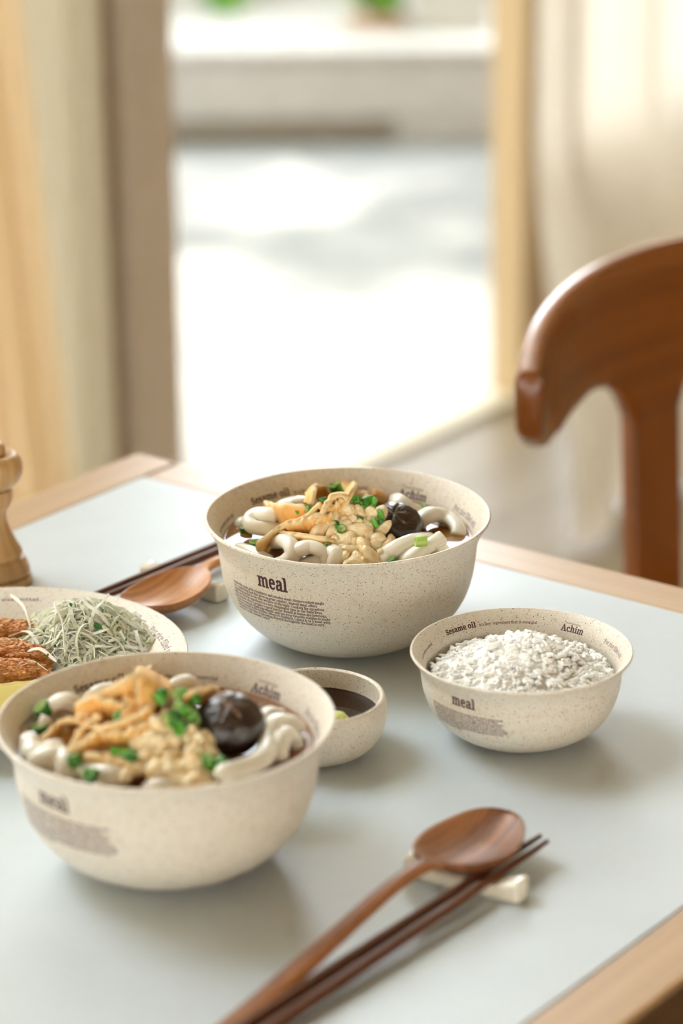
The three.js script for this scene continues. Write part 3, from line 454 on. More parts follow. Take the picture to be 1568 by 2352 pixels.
// noodle: pts [px, py, height above the table in mm]
function noodle(c, pts, r, label, grp) {
  const rr = rng(pts.length * 31 + Math.round(pts[0][0])), path = pts.map(([x, y, h]) => inside(at(x, y, T + h / 1000), c, 0.0795 - r));
  const ph = rr() * 6, g = sweep(path, (s) => { const k = capped(s, 0.05) * r * (1 + 0.05 * Math.sin(s * 9 + ph)); return roundSec(k, k * 0.92, 14, 0.78); }, { n: 48, twist: (s) => ph + s * 1.4 });
  return tag(mesh('udon_noodle', g, noodleMat), label, 'noodle', grp);
}
const GOLD = lin(0xf0b04e), PALE = lin(0xf8e2ae), TOAST = lin(0xd18c34);
function tofu(path, w, th, tw, label, grp, seed) {
  const ph = seed * 1.7, g = sweep(path, (s) => { const k = capped(s, 0.06), wv = 1 + 0.22 * n3(s * 5, ph, 1); return roundSec(w * k * wv, th * k * (1 + 0.3 * n3(s * 5, ph, 4)), 18, 0.6).map(([a, b], i) => { const q = 1 + 0.1 * n3(s * 4 + ph, i * 1.4, 2) + 0.05 * n3(s * 13 + ph, i * 0.8, 6); return [a * q * 1.25, b * q * 0.85]; }); },
    { n: 64, twist: (s) => tw[0] + (tw[1] - tw[0]) * s, colour: (s, k, a, b) => { const face = sstep(0.35, 0.8, Math.abs(b) / th), m = 0.5 + 0.5 * n3(s * 12 + ph, k * 0.5, 7), m2 = n3(s * 40 + ph, k * 1.3, 3); const base = mixc(PALE, GOLD, clamp(0.18 + 0.6 * face + 0.25 * (m - 0.5) + 0.12 * m2, 0, 1)); return mixc(base, TOAST, clamp(0.35 * face * (m - 0.55) * 2, 0, 0.5)); } });
  return tag(mesh('fried_tofu_strip', g, friedMat), label, 'fried tofu', grp);
}
const crumbGeos = Array.from({ length: 9 }, (_, i) => { const el = [1.1 + 0.3 * (i % 3), 1, 0.95]; const rr = rng(300 + i), lobes = Array.from({ length: 4 }, () => [V(rr() - 0.5, rr() - 0.5, rr() - 0.5).normalize(), 0.16 + rr() * 0.2]); const g = lump([0.0038 * el[0], 0.0038 * el[1], 0.0038 * el[2]], 12, (v) => { let k = 0.9; for (const [d, a] of lobes) k += a * Math.exp(5 * (v.dot(d) - 1)); return k + 0.05 * n3(v.x * 3.5 + i, v.y * 3.5, v.z * 3.5) + 0.022 * n3(v.x * 10, v.y * 10 + i, v.z * 10); }); return tint(g, (p) => mixc(lin(0xfcf0cc), lin(0xefc987), clamp(0.45 + 0.5 * n3(p.x * 220 + i, p.y * 220, p.z * 220) + 0.1 * n3(p.x * 800, p.y * 800 + i, p.z * 800), 0, 1))); });
function crumb(p, s, i, label, grp) { const m = mesh('tempura_crumb', crumbGeos[i % 9], crumbMat); m.position.copy(p); m.scale.setScalar(s); m.rotation.set(R0() * 6, R0() * 6, R0() * 6); return tag(m, label, 'tempura crumb', grp); }
function ringGeo(r, h, thick, tone) {
  const n = 20, prof = [[r - thick, -h], [r - thick * 0.4, -h * 1.04], [r, -h * 0.96], [r * 1.02, 0], [r, h * 0.96], [r - thick * 0.4, h * 1.04], [r - thick, h], [r - thick, 0], [r - thick, -h]];
  return tint(lathe(prof, n), (q) => { const rad = Math.hypot(q.x, q.z), k = clamp((rad - (r - thick)) / thick, 0, 1); return mixc(lin(0xcfe79a), lin(tone), clamp(k * 1.5, 0, 1)); });
}
const ringGeos = [[0.0036, 0.0030, 0.0012, 0x3d8a20], [0.0033, 0.0040, 0.0011, 0x58a52c], [0.0038, 0.0024, 0.0011, 0x2c7a2c], [0.0030, 0.0048, 0.0012, 0x66b238], [0.0032, 0.0032, 0.0016, 0xa7c95a]].map((a) => ringGeo(...a));
function scallion(p, kind, rot, s, label, grp) { const m = mesh('scallion_piece', ringGeos[kind], scallionMat); m.position.copy(p); m.rotation.set(...rot); m.scale.setScalar(s); return tag(m, label, 'scallion', grp); }
// cap mushroom: a dome with a star cut into its crown, pale flesh in the cut
function shiitake(p, r, h, tiltTo, label, star = 0.75) {
  const g = group('shiitake_mushroom', p), n = 96, k = 40, pos = [], idx = [], col = [], dark = lin(0x1c120d), mid = lin(0x34221a), flesh = lin(0xa07a58);
  for (let j = 0; j <= k; j++) for (let i = 0; i <= n; i++) {
    const t = i / n * 6.2832, s = j / k, a = s * 2.05, rr = Math.sin(Math.min(a, 1.5708)) * (a > 1.5708 ? 1 - 0.3 * (1 - Math.cos(a - 1.5708)) * 2.4 : 1), yy = a < 1.5708 ? Math.cos(a) : -Math.sin(a - 1.5708) * 0.5;
    const x = Math.cos(t) * rr, z = Math.sin(t) * rr; let cut = 0;
    for (const q of [0.25, 1.3, 2.35]) { const d = Math.abs(-Math.sin(q) * x + Math.cos(q) * z), al = Math.abs(Math.cos(q) * x + Math.sin(q) * z); if (yy > 0) cut = Math.max(cut, (1 - sstep(0.012, 0.06, d)) * (1 - sstep(0.42, 0.66, al))); }
    const wr = 0.03 * n3(x * 2, z * 2, yy * 2) + 0.009 * n3(x * 9, z * 9, yy * 7) + 0.005 * n3(x * 24, z * 24, yy * 20), sc = 1 + wr - 0.085 * cut;
    pos.push(x * r * sc, yy * h * sc, z * r * sc); col.push(...mixc(mixc(dark, mid, clamp(0.4 + 0.8 * n3(x * 5, z * 5, yy * 5), 0, 1)), flesh, cut * star));
  }
  for (let j = 0; j < k; j++) for (let i = 0; i < n; i++) { const a = j * (n + 1) + i, b = a + n + 1; idx.push(a, a + 1, b, b, a + 1, b + 1); }
  const q = new THREE.BufferGeometry(); q.setAttribute('position', new THREE.Float32BufferAttribute(pos, 3)); q.setAttribute('color', new THREE.Float32BufferAttribute(col, 3)); q.setIndex(idx); q.computeVertexNormals();
  mesh('cap', q, capMat, g);
  mesh('gills', new THREE.CylinderGeometry(r * 0.86, r * 0.8, h * 0.1, 40).translate(0, -h * 0.4, 0), std({ color: 0xb89a70, roughness: 0.8 }), g);
  g.quaternion.setFromUnitVectors(V(0, 1, 0), tiltTo.clone().normalize()); return tag(g, label, 'mushroom');
}
const toCam = (p) => camera.position.clone().sub(p).normalize();
{
  // back bowl
  const NL = (s) => s + ' in the back noodle bowl', NG = 'udon noodles in the back bowl', r = 0.0052;
  const nod = [
    [[[640, 1184, 82], [617, 1183, 82], [591, 1183, 80], [574, 1194, 77], [579, 1208, 75], [604, 1214, 74], [640, 1218, 72], [668, 1222, 69]], r, NL('white udon looped beside the tofu pile on the left')],
    [[[640, 1176, 68], [652, 1165, 73], [674, 1158, 76], [700, 1158, 76], [724, 1166, 73]], r, NL('udon noodle arching up behind the pale tofu piece')],
    [[[536, 1212, 64], [552, 1205, 67], [576, 1196, 66], [598, 1190, 63]], r * 0.9, NL('dull udon end sunk in the broth at the far left')],
    [[[620, 1250, 66], [640, 1244, 75], [657, 1244, 78], [670, 1256, 78], [672, 1274, 74], [657, 1289, 69], [636, 1296, 64]], r, NL('glossy udon hook curling at the front left')],
    [[[672, 1284, 66], [680, 1268, 74], [693, 1260, 78], [713, 1256, 79], [732, 1262, 78], [745, 1272, 75], [752, 1290, 70], [750, 1304, 64]], r, NL('udon arched like a bridge below the tofu')],
    [[[745, 1268, 70], [762, 1265, 77], [772, 1274, 77], [768, 1290, 72], [758, 1302, 66]], r * 0.95, NL('short udon bend at the front under a scallion ring')],
    [[[690, 1300, 64], [712, 1294, 68], [735, 1291, 69], [756, 1296, 66]], r * 0.9, NL('low udon noodle just inside the front rim')],
    [[[548, 1258, 65], [562, 1262, 67], [584, 1271, 68], [606, 1282, 67], [622, 1290, 64]], r * 0.8, NL('wet translucent udon lying along the left front rim')],
    [[[880, 1282, 68], [892, 1271, 74], [915, 1257, 78], [942, 1246, 79], [968, 1242, 75], [985, 1240, 69]], r * 1.05, NL('thick udon below the mushroom carrying a pale scallion')],
    [[[915, 1296, 66], [938, 1283, 72], [966, 1266, 76], [992, 1250, 80], [1016, 1236, 82]], r * 1.05, NL('straight udon noodle with a shiny cut end pointing right')],
    [[[1016, 1290, 62], [1017, 1275, 69], [1017, 1256, 79], [1018, 1248, 82]], r * 0.98, NL('blunt udon stub standing up at the right front rim')],
    [[[960, 1206, 67], [968, 1193, 74], [982, 1184, 76], [1002, 1182, 75], [1025, 1189, 73], [1044, 1203, 71], [1053, 1220, 68], [1050, 1238, 64]], r * 1.05, NL('udon noodle sweeping in a wide arc along the right side')],
    [[[905, 1150, 74], [921, 1154, 78], [937, 1166, 75], [953, 1174, 70], [962, 1182, 66]], r * 0.95, NL('pale udon noodle half hidden behind the dark mushroom')],
    [[[868, 1276, 68], [878, 1280, 72], [884, 1291, 70], [884, 1302, 65]], r * 0.9, NL('udon end beside the crumbs at the middle front')],
    [[[836, 1294, 68], [850, 1296, 70], [864, 1297, 68], [880, 1302, 64]], r * 0.85, NL('udon piece touching the front rim under the crumbs')],
    [[[985, 1212, 62], [1002, 1205, 65], [1020, 1210, 65], [1030, 1224, 62]], r, NL('sunken udon coil seen through the broth at the right')],
  ];
  for (const [p, w, l] of nod) noodle(PA, p, w, l, NG);
  const mA = mound(PA, 0.067, 0.037, 0.036, [-0.004, 0.002]), strip = (pts, w, th, tw, l, seed) => tofu(pts.map(([x, y, d]) => onMound(x, y, mA, d / 1000)), w, th, tw, l, 'fried tofu strips in the back bowl', seed);
  strip([[590, 1268, 2], [614, 1242, 5], [645, 1217, 6], [672, 1203, 6], [696, 1194, 6], [718, 1174, 6], [738, 1154, 6]], 0.0058, 0.0026, [1.2, 0.6], 'long golden tofu strip running down to the broth in the back bowl', 1);
  strip([[618, 1180, 1], [640, 1182, 5], [665, 1183, 6], [690, 1183, 5], [712, 1186, 2]], 0.0066, 0.0028, [1.3, 1.1], 'broad pale tofu piece lying level at the left of the back bowl', 2);
  strip([[728, 1206, 4], [741, 1184, 7], [752, 1160, 8], [764, 1143, 9], [782, 1137, 9], [800, 1146, 7]], 0.0058, 0.003, [0.9, 0.3], 'toasted tofu strip folded over the top of the back pile', 3);
  strip([[650, 1226, 3], [680, 1234, 5], [709, 1238, 6], [742, 1245, 6], [772, 1250, 4]], 0.0044, 0.0026, [0.6, 0.8], 'knobbly tofu strip lying across the front of the back pile', 4);
  strip([[708, 1166, 5], [712, 1143, 7], [728, 1128, 7], [752, 1131, 5], [766, 1142, 3]], 0.0042, 0.0026, [0.8, 0.5], 'thin pale tofu strip arching at the upper left of the back pile', 5);
  strip([[776, 1176, 6], [786, 1156, 8], [797, 1138, 8], [806, 1124, 6]], 0.0046, 0.0026, [0.4, 0.9], 'golden tofu strip rising to the peak of the back pile', 6);
  strip([[668, 1222, 2], [700, 1214, 3], [736, 1206, 3], [770, 1200, 2]], 0.0075, 0.003, [0.9, 1.0], 'orange tofu strip showing between the other strips of the back pile', 7);
  strip([[770, 1122, 4], [786, 1113, 6], [802, 1122, 6], [816, 1138, 3]], 0.0042, 0.0026, [0.5, 0.8], 'pale orange tofu curl at the very top of the back pile', 8);
  strip([[853, 1140, 3], [864, 1132, 5], [871, 1146, 3]], 0.0042, 0.0028, [0.9, 0.9], 'short orange tofu end behind the scallions of the back bowl', 9);
  strip([[742, 1178, 2], [760, 1180, 3], [778, 1172, 3], [790, 1160, 2]], 0.007, 0.003, [0.9, 0.8], 'deep golden tofu strip in the hollow under the folded one', 10);
  const cr = [[807, 1176, 1.5], [825, 1178, 1.1], [845, 1184, 1.1], [794, 1209, 1.15], [804, 1197, 0.9], [824, 1222, 1.55], [797, 1243, 1.6], [832, 1255, 1.3], [809, 1269, 1.25], [784, 1284, 1.3], [866, 1241, 1.45], [874, 1220, 1.2], [832, 1204, 0.95], [846, 1214, 1], [823, 1204, 0.8], [862, 1259, 1.3], [886, 1259, 1.2], [856, 1284, 1.35], [821, 1284, 1.2], [759, 1196, 1.3], [731, 1221, 1.4], [766, 1225, 1.2], [786, 1222, 1.2], [829, 1141, 1.1], [842, 1147, 0.9], [790, 1262, 1.1], [846, 1236, 1.15], [812, 1234, 1], [838, 1272, 1], [815, 1256, 0.95], [871, 1276, 1], [777, 1256, 1], [850, 1199, 0.9], [836, 1224, 1], [783, 1206, 0.9], [822, 1297, 1.1], [800, 1297, 1], [770, 1240, 0.95], [896, 1246, 0.8], [835, 1290, 0.9], [752, 1212, 0.9]];
  cr.forEach(([x, y, s], i) => crumb(onMound(x, y, mA, 0.0028), s, i, 'pale puffed tempura crumb in the heap of the back noodle bowl', 'tempura crumbs in the back bowl'));
  for (let i = 0; i < 34; i++) { const p = onMound(lerp(770, 880, R0()), lerp(1175, 1290, R0()), mA, -0.003); crumb(p, 1.0 + R0() * 0.5, i + 3, 'pale puffed tempura crumb in the heap of the back noodle bowl', 'tempura crumbs in the back bowl'); }
  const sc = [[765, 1121, 0, 9], [779, 1121, 3, 9], [741, 1148, 2, 7], [690, 1171, 1, 9], [698, 1165, 0, 9], [709, 1171, 0, 9], [734, 1164, 2, 6], [769, 1204, 2, 6], [775, 1211, 0, 6], [784, 1217, 0, 8], [752, 1255, 0, 8], [803, 1131, 4, 8], [809, 1143, 1, 8], [812, 1157, 2, 7], [828, 1158, 2, 7], [838, 1151, 0, 8], [842, 1163, 0, 7], [848, 1145, 1, 8], [858, 1154, 3, 9], [856, 1169, 3, 8], [873, 1182, 3, 10], [860, 1200, 3, 9], [874, 1198, 2, 8], [825, 1195, 2, 5], [815, 1199, 0, 4], [820, 1150, 1, 7], [832, 1168, 2, 6], [901, 1288, 2, 4], [856, 1271, 2, 5]];
  sc.forEach(([x, y, k, l], i) => scallion(onMound(x, y, mA, l / 1000), k, i === 1 || i === 20 || i === 21 ? [0.25, 0, 0.15 + (i % 2) * 0.2] : [R0() * 1.6 - 0.2, R0() * 6, R0() * 1.4], 0.6 + R0() * 0.18, ({ 1: 'upright pale green scallion tube at the very peak of the back pile', 0: 'round green scallion slice just behind the peak tube of the back pile', 2: 'dark green curved scallion piece left of the back peak', 9: 'open scallion ring facing forward on the crumbs of the back bowl', 10: 'scallion ring resting on the front udon arch of the back bowl', 20: 'tall scallion tube leaning against the back mushroom', 21: 'short wide scallion tube in front of the back mushroom' })[i] || 'small green scallion ring scattered over the back noodle bowl', 'scallions over the back bowl'));
  scallion(at(966, 1243, T + 0.0845), 4, [1.2, 0.4, 0.7], 1.1, 'pale yellowish scallion stub on the noodle below the back mushroom', 'scallions over the back bowl');
  scallion(at(969, 1170, T + 0.070), 2, [0.3, 0.4, 0.2], 1, 'dark green scallion ring afloat by the far rim of the back bowl', 'scallions over the back bowl');
  scallion(at(566, 1217, T + 0.0685), 2, [0.1, 0.4, 0.1], 1.1, 'dark scallion ring afloat beside the looped noodle', 'scallions over the back bowl');
  scallion(at(588, 1252, T + 0.0682), 2, [0.05, 0.4, 0.05], 1.2, 'scallion ring afloat in the white reflection beside the long tofu strip', 'scallions over the back bowl');
  const sp = at(907, 1212, T + 0.0755); shiitake(sp, 0.0182, 0.0152, toCam(sp).add(V(-0.25, 0.75, -0.2)), 'small black cap mushroom with a scored crown in the back noodle bowl', 0.35);
}
{
  // near bowl
  const NL = (s) => s + ' in the near noodle bowl', NG = 'udon noodles in the near bowl', r = 0.0052;
  const nod = [
    [[[116, 1640, 68], [124, 1622, 77], [145, 1612, 80], [168, 1617, 78], [182, 1634, 71]], r, NL('udon noodle arching at the far left')],
    [[[112, 1650, 73], [106, 1660, 71], [100, 1676, 66]], r * 0.95, NL('short udon end beside the leftmost arch')],
    [[[200, 1624, 66], [210, 1608, 72], [228, 1594, 76], [254, 1588, 76], [282, 1594, 72]], r, NL('udon noodle curving up against the far wall')],
    [[[66, 1690, 78], [53, 1698, 76], [52, 1714, 74], [64, 1728, 73], [88, 1729, 73], [110, 1722, 73], [134, 1716, 71]], r * 1.05, NL('blunt ended udon hook at the left')],
    [[[70, 1758, 68], [88, 1746, 73], [112, 1738, 76], [140, 1736, 76], [152, 1754, 74], [151, 1790, 66]], r * 1.25, NL('wide folded udon at the left front rim')],
    [[[76, 1770, 66], [98, 1760, 70], [124, 1758, 71], [138, 1772, 69]], r, NL('udon noodle tucked under the wide fold')],
    [[[160, 1750, 70], [176, 1764, 71], [198, 1780, 69], [222, 1796, 65]], r * 0.9, NL('udon strand sloping to the front rim below the tofu')],
    [[[206, 1764, 70], [232, 1772, 74], [258, 1778, 74], [290, 1782, 69]], r * 1.1, NL('udon noodle under the thick pale tofu strip')],
    [[[222, 1806, 65], [250, 1806, 68], [284, 1808, 64]], r * 0.9, NL('udon glimpse at the middle front rim')],
    [[[338, 1816, 65], [360, 1810, 69], [392, 1810, 68], [420, 1812, 64]], r, NL('white udon resting by the front rim under crumbs')],
    [[[388, 1625, 68], [386, 1598, 76], [404, 1576, 79], [428, 1571, 79], [450, 1584, 73]], r, NL('udon loop between the tofu and mushroom')],
    [[[500, 1786, 76], [512, 1776, 79], [540, 1769, 77], [575, 1759, 75], [604, 1741, 75], [616, 1714, 75], [613, 1686, 76], [626, 1664, 77], [651, 1660, 76], [678, 1668, 73], [694, 1686, 68]], r * 1.05, NL('long udon noodle winding round the mushroom')],
    [[[643, 1748, 66], [640, 1722, 72], [647, 1697, 75], [662, 1688, 75], [672, 1702, 70], [676, 1720, 65]], r, NL('udon in a small arch at the far right')],
    [[[604, 1650, 66], [622, 1640, 69], [642, 1645, 66]], r * 0.9, NL('sunken udon behind the winding noodle')],
  ];
  for (const [p, w, l] of nod) noodle(PB, p, w, l, NG);
  const mB = mound(PB, 0.067, 0.042, 0.038, [-0.012, 0.000]), strip = (pts, w, th, tw, l, seed) => tofu(pts.map(([x, y, d]) => onMound(x, y, mB, d / 1000)), w, th, tw, l, 'fried tofu strips in the near bowl', seed);
  strip([[186, 1646, 2], [208, 1630, 5], [240, 1611, 6], [272, 1598, 6], [306, 1583, 6], [334, 1562, 4]], 0.0062, 0.0028, [0.9, 0.7], 'long golden tofu strip along the far slope of the near pile', 11);
  strip([[338, 1546, 5], [338, 1570, 7], [336, 1604, 6], [330, 1636, 3]], 0.0052, 0.0028, [0.3, 0.6], 'upright golden tofu strip forming the peak of the near pile', 12);
  strip([[168, 1726, 2], [178, 1704, 5], [192, 1680, 6], [212, 1660, 6], [236, 1646, 4]], 0.0062, 0.0028, [1.0, 0.8], 'golden tofu strip at the left edge of the near pile', 13);
  strip([[176, 1736, 2], [198, 1718, 5], [224, 1700, 6], [250, 1684, 4]], 0.0062, 0.0028, [0.9, 0.9], 'toasted tofu strip below the leftmost one of the near pile', 14);
  strip([[216, 1672, 3], [248, 1682, 6], [290, 1668, 7], [326, 1650, 6], [350, 1636, 3]], 0.0054, 0.003, [0.7, 0.8], 'thick tofu strip crossing the middle of the near pile', 15);
  strip([[304, 1594, 4], [308, 1618, 6], [304, 1644, 6], [290, 1660, 3]], 0.0048, 0.0028, [0.5, 0.6], 'narrow tofu strip hanging from the near peak', 16);
  strip([[240, 1696, 2], [276, 1698, 4], [310, 1690, 5], [344, 1676, 3]], 0.006, 0.003, [0.8, 0.9], 'orange tofu strip low in the middle of the near pile', 17);
  strip([[90, 1710, 1], [112, 1690, 4], [138, 1664, 5], [174, 1655, 5], [200, 1660, 2]], 0.0038, 0.0024, [0.6, 0.8], 'thin brown tofu strip reaching left over the broth of the near bowl', 18);
  strip([[206, 1742, 3], [240, 1744, 6], [276, 1754, 5], [306, 1764, 3]], 0.0054, 0.003, [0.6, 0.7], 'pale thick tofu strip at the front of the near pile', 19);
  strip([[404, 1610, 3], [432, 1600, 5], [462, 1594, 5], [488, 1596, 3]], 0.005, 0.0028, [0.8, 0.9], 'pale tofu strip lying behind the near mushroom', 20);
  strip([[352, 1560, 4], [366, 1562, 6], [372, 1584, 4]], 0.0046, 0.003, [0.6, 0.6], 'short tofu end beside the peak of the near pile', 21);
  strip([[226, 1622, 0], [262, 1632, 2], [300, 1640, 2]], 0.0085, 0.003, [1.0, 0.9], 'broad tofu piece in the hollow of the near pile', 22);
  for (let i = 0; i < 62; i++) { const u = R0(), v = R0(), px = lerp(310, 480, u), py = lerp(1640 + 60 * Math.abs(u - 0.4), 1800, v), d = i < 44 ? 0.003 : -0.003; crumb(onMound(px, py, mB, d), 0.8 + R0() * 0.65, i, 'golden tempura crumb in the blurred heap of the near noodle bowl', 'tempura crumbs in the near bowl'); }
  for (const [x, y, s] of [[328, 1708, 1.6], [366, 1706, 1.5], [344, 1730, 1.2], [400, 1776, 1.6], [310, 1764, 1.2], [288, 1780, 1.2], [352, 1770, 1.4], [452, 1776, 1.5], [470, 1690, 1], [390, 1690, 1.2], [196, 1640, 1.2]]) crumb(onMound(x, y, mB, 0.004), s, Math.round(x), 'golden tempura crumb in the blurred heap of the near noodle bowl', 'tempura crumbs in the near bowl');
  const sc = [[275, 1647], [416, 1594], [372, 1594], [366, 1604], [447, 1606], [413, 1628], [424, 1630], [393, 1647], [388, 1655], [404, 1664], [399, 1672], [410, 1675], [416, 1668], [439, 1645], [430, 1640], [445, 1652], [270, 1731], [296, 1744], [290, 1736], [302, 1740], [171, 1747], [209, 1776], [206, 1784], [474, 1748], [484, 1752], [508, 1752], [478, 1758], [400, 1655]];
  sc.forEach(([x, y], i) => scallion(onMound(x, y, mB, 0.008), [0, 1, 2, 1, 0][i % 5], [R0() * 1.6 - 0.2, R0() * 6, R0() * 1.4], 0.78 + R0() * 0.25, 'green scallion piece scattered over the near noodle bowl', 'scallions over the near bowl'));
  scallion(at(101, 1630, T + 0.076), 2, [0.5, 0.2, 0.4], 1.35, 'green scallion ring beside the leftmost noodle arch of the near bowl', 'scallions over the near bowl');
  scallion(at(92, 1676, T + 0.069), 2, [0.1, 0.2, 0.1], 1.2, 'dark scallion ring afloat in the broth at the left of the near bowl', 'scallions over the near bowl');
  const sp = at(526, 1668, T + 0.081); shiitake(sp, 0.0198, 0.018, toCam(sp).add(V(-0.3, 0.85, -0.3)), 'large black cap mushroom with a pale star cut in the near noodle bowl');
}
// ------------------------------------------------------------------ rice, cabbage, cutlet, lemon, sauce garnish
{
  const r = rng(77), grains = [], base = new THREE.CapsuleGeometry(0.00118, 0.0028, 4, 9), q = new THREE.Object3D();
  const f = (x, z) => 0.0385 + 0.0225 * Math.exp(-((((x - 0.002) ** 2 + z ** 2) / (0.036 ** 2)) ** 1.25)) + 0.0022 * n3(x * 90, z * 90, 3) + 0.0015 * n3(x * 220, z * 220, 8);
  for (let i = 0; i < 2300; i++) {
    const a = r() * 6.2832, rad = 0.0535 * Math.sqrt(r()), x = Math.cos(a) * rad, z = Math.sin(a) * rad, e = 0.002, dx = (f(x + e, z) - f(x - e, z)) / (2 * e), dz = (f(x, z + e) - f(x, z - e)) / (2 * e);
    const lay = (i % 3) * 0.35; q.position.set(x, f(x, z) - lay * 0.0016 + (r() - 0.5) * 0.0012, z); q.rotation.set(1.57 + (r() - 0.5) * 0.7, 0, r() * 6.28, 'YXZ'); q.rotation.y = r() * 6.28; q.scale.set(0.9 + r() * 0.3, 0.85 + r() * 0.35, 0.9 + r() * 0.25); q.updateMatrix();
    grains.push(base.clone().applyMatrix4(q.matrix));
  }
  const core = []; for (let k = 0; k <= 24; k++) { const rad = 0.053 * k / 24; core.push([Math.max(0.0002, rad), 0.0378 + 0.0225 * Math.exp(-((rad * rad / (0.036 ** 2)) ** 1.25))]); }
  const cg = lathe(core.reverse(), 64); cg.deleteAttribute('uv'); for (const g of grains) g.deleteAttribute('uv'); grains.push(cg);
  const m = mesh('cooked_rice', mergeGeometries(grains), phy({ color: 0xfcfbf6, roughness: 0.6, clearcoat: 0.08, clearcoatRoughness: 0.3 })); m.position.set(PC[0], T, PC[1]);
  tag(m, 'heaped white steamed rice filling the small bowl', 'rice', null, 'stuff');
}
{
  const r = rng(91), ribs = [], c = at(190, 1500, T + 0.006), hgt = (x, z) => T + 0.008 + 0.0275 * Math.exp(-((x * x + z * z * 0.9) / (0.036 ** 2)));
  const white = lin(0xfdfdf6), pale = lin(0xfbfaec), green = lin(0xf1f3cf);
  // local axes along the view so that the heap is wider across than deep
  const ribbon = (pts, w, t, colr) => sweep(pts, (s) => { const k = Math.sqrt(capped(s, 0.15)); return [[-w * k, -t], [w * k, -t], [w * k, t], [-w * k, t]]; }, { n: 16, twist: (s) => pts[0].x * 900 + s * (2.4 * Math.sin(pts[0].z * 700)), colour: () => colr }).toNonIndexed(); const crisp = (g) => { g.computeVertexNormals(); return g; };
  for (let i = 0; i < 520; i++) {
    const rad = 0.046 * Math.sqrt(r()), a = r() * 6.2832, x0 = Math.cos(a) * rad, z0 = Math.sin(a) * rad * 0.92, dir = r() * 6.2832, L = 0.018 + r() * 0.03, bend = (r() - 0.5) * 190, pts = [], lay = (r() - 0.2) * 0.007, wob = r() * 6;
    let x = x0, z = z0, d = dir; for (let k = 0; k < 6; k++) { const y = Math.max(T + 0.007, hgt(x, z) + lay + 0.0024 * Math.sin(k * 1.5 + wob)); pts.push(V(c.x + x, y, c.z + z)); x += Math.cos(d) * L / 5; z += Math.sin(d) * L / 5; d += bend * L / 5; const q = Math.hypot(x, z); if (q > 0.047) { x *= 0.047 / q; z *= 0.047 / q; d += 1; } }
    ribs.push(crisp(ribbon(pts, 0.00035 + r() ** 2 * 0.0012, 0.0002, mixc(mixc(white, pale, r()), green, r() ** 4 * 0.8))));
  }
  const core = lump([0.042, 0.03, 0.04], 20, (v) => 1 + 0.08 * n3(v.x * 4, v.y * 4, v.z * 4)); core.translate(c.x, T + 0.005, c.z); { const p = core.attributes.position; for (let i = 0; i < p.count; i++) p.setY(i, Math.min(Math.max(T + 0.0055, p.getY(i)), hgt(p.getX(i) - c.x, p.getZ(i) - c.z) - 0.0015)); core.computeVertexNormals(); } ribs.push(tint(core.toNonIndexed(), () => white));
  for (const pts of [[[72, 1452, 22], [64, 1420, 34], [52, 1390, 38], [24, 1366, 40]], [[210, 1420, 36], [218, 1400, 42], [232, 1386, 44], [250, 1364, 46]], [[260, 1450, 26], [230, 1410, 40], [200, 1388, 44], [185, 1370, 48]], [[90, 1480, 24], [60, 1450, 26], [20, 1462, 22]], [[70, 1490, 22], [30, 1490, 20], [5, 1510, 18], [2, 1530, 16]], [[110, 1540, 24], [70, 1520, 26], [52, 1530, 22], [72, 1552, 18]], [[130, 1520, 26], [90, 1490, 30], [60, 1500, 26], [60, 1540, 20], [85, 1556, 18]], [[150, 1500, 30], [140, 1420, 40], [125, 1390, 46], [128, 1382, 44], [140, 1378, 42]], [[300, 1470, 18], [320, 1480, 12], [335, 1470, 13]]]) ribs.push(crisp(ribbon(pts.map(([x, y, h]) => at(x, y, T + h / 1000)), 0.0011, 0.00025, white)));
  const m = mesh('shredded_cabbage', mergeGeometries(ribs), phy({ vertexColors: true, transmission: 0.4, thickness: 0, roughness: 0.9, side: THREE.DoubleSide })); tag(m, 'airy heap of finely shredded white cabbage on the plate', 'cabbage', null, 'stuff');
  const fl = (i) => { const s = new THREE.Shape(); s.moveTo(0, 0); s.quadraticCurveTo(0.5, 0.35, 0.95, 0.1); s.quadraticCurveTo(1, -0.15, 0.6, -0.42); s.quadraticCurveTo(0.1, -0.4, 0, 0); const g = new THREE.ExtrudeGeometry(s, { depth: 0.08, bevelEnabled: false, curveSegments: 6 }); const p = g.attributes.position; for (let k = 0; k < p.count; k++) p.setZ(k, p.getZ(k) + 0.25 * p.getX(k) ** 2 * (i % 2 ? 1 : -1)); g.computeVertexNormals(); return g; };
  const fg = [fl(0), fl(1)], fm = std({ color: 0x2f6b26, roughness: 0.6 });
  [[218, 1429, 0.0062, 46], [163, 1394, 0.003, 50], [173, 1395, 0.003, 50], [190, 1427, 0.003, 46], [218, 1389, 0.002, 50], [172, 1418, 0.0022, 48], [205, 1416, 0.002, 48], [197, 1413, 0.0016, 48], [234, 1404, 0.0018, 46], [269, 1433, 0.0022, 36], [240, 1437, 0.002, 42], [102, 1453, 0.0022, 34], [130, 1487, 0.0024, 38], [105, 1507, 0.0026, 33], [84, 1527, 0.0028, 27], [147, 1531, 0.0026, 34], [287, 1469, 0.003, 26], [258, 1420, 0.0018, 42]].forEach(([x, y, s, h], i) => { const m = mesh('parsley_flake', fg[i % 2], fm); m.position.copy(at(x, y, T + h / 1000)); m.rotation.set(-0.9 + r() * 0.8, r() * 6, r() * 2); if (i === 0) m.rotation.set(-0.5, 0.45, -0.5); m.scale.setScalar(s); tag(m, i === 0 ? 'largest dark green parsley leaf on the cabbage heap' : 'tiny dark green parsley fleck on the cabbage heap', 'parsley', 'parsley on the cabbage'); });
}
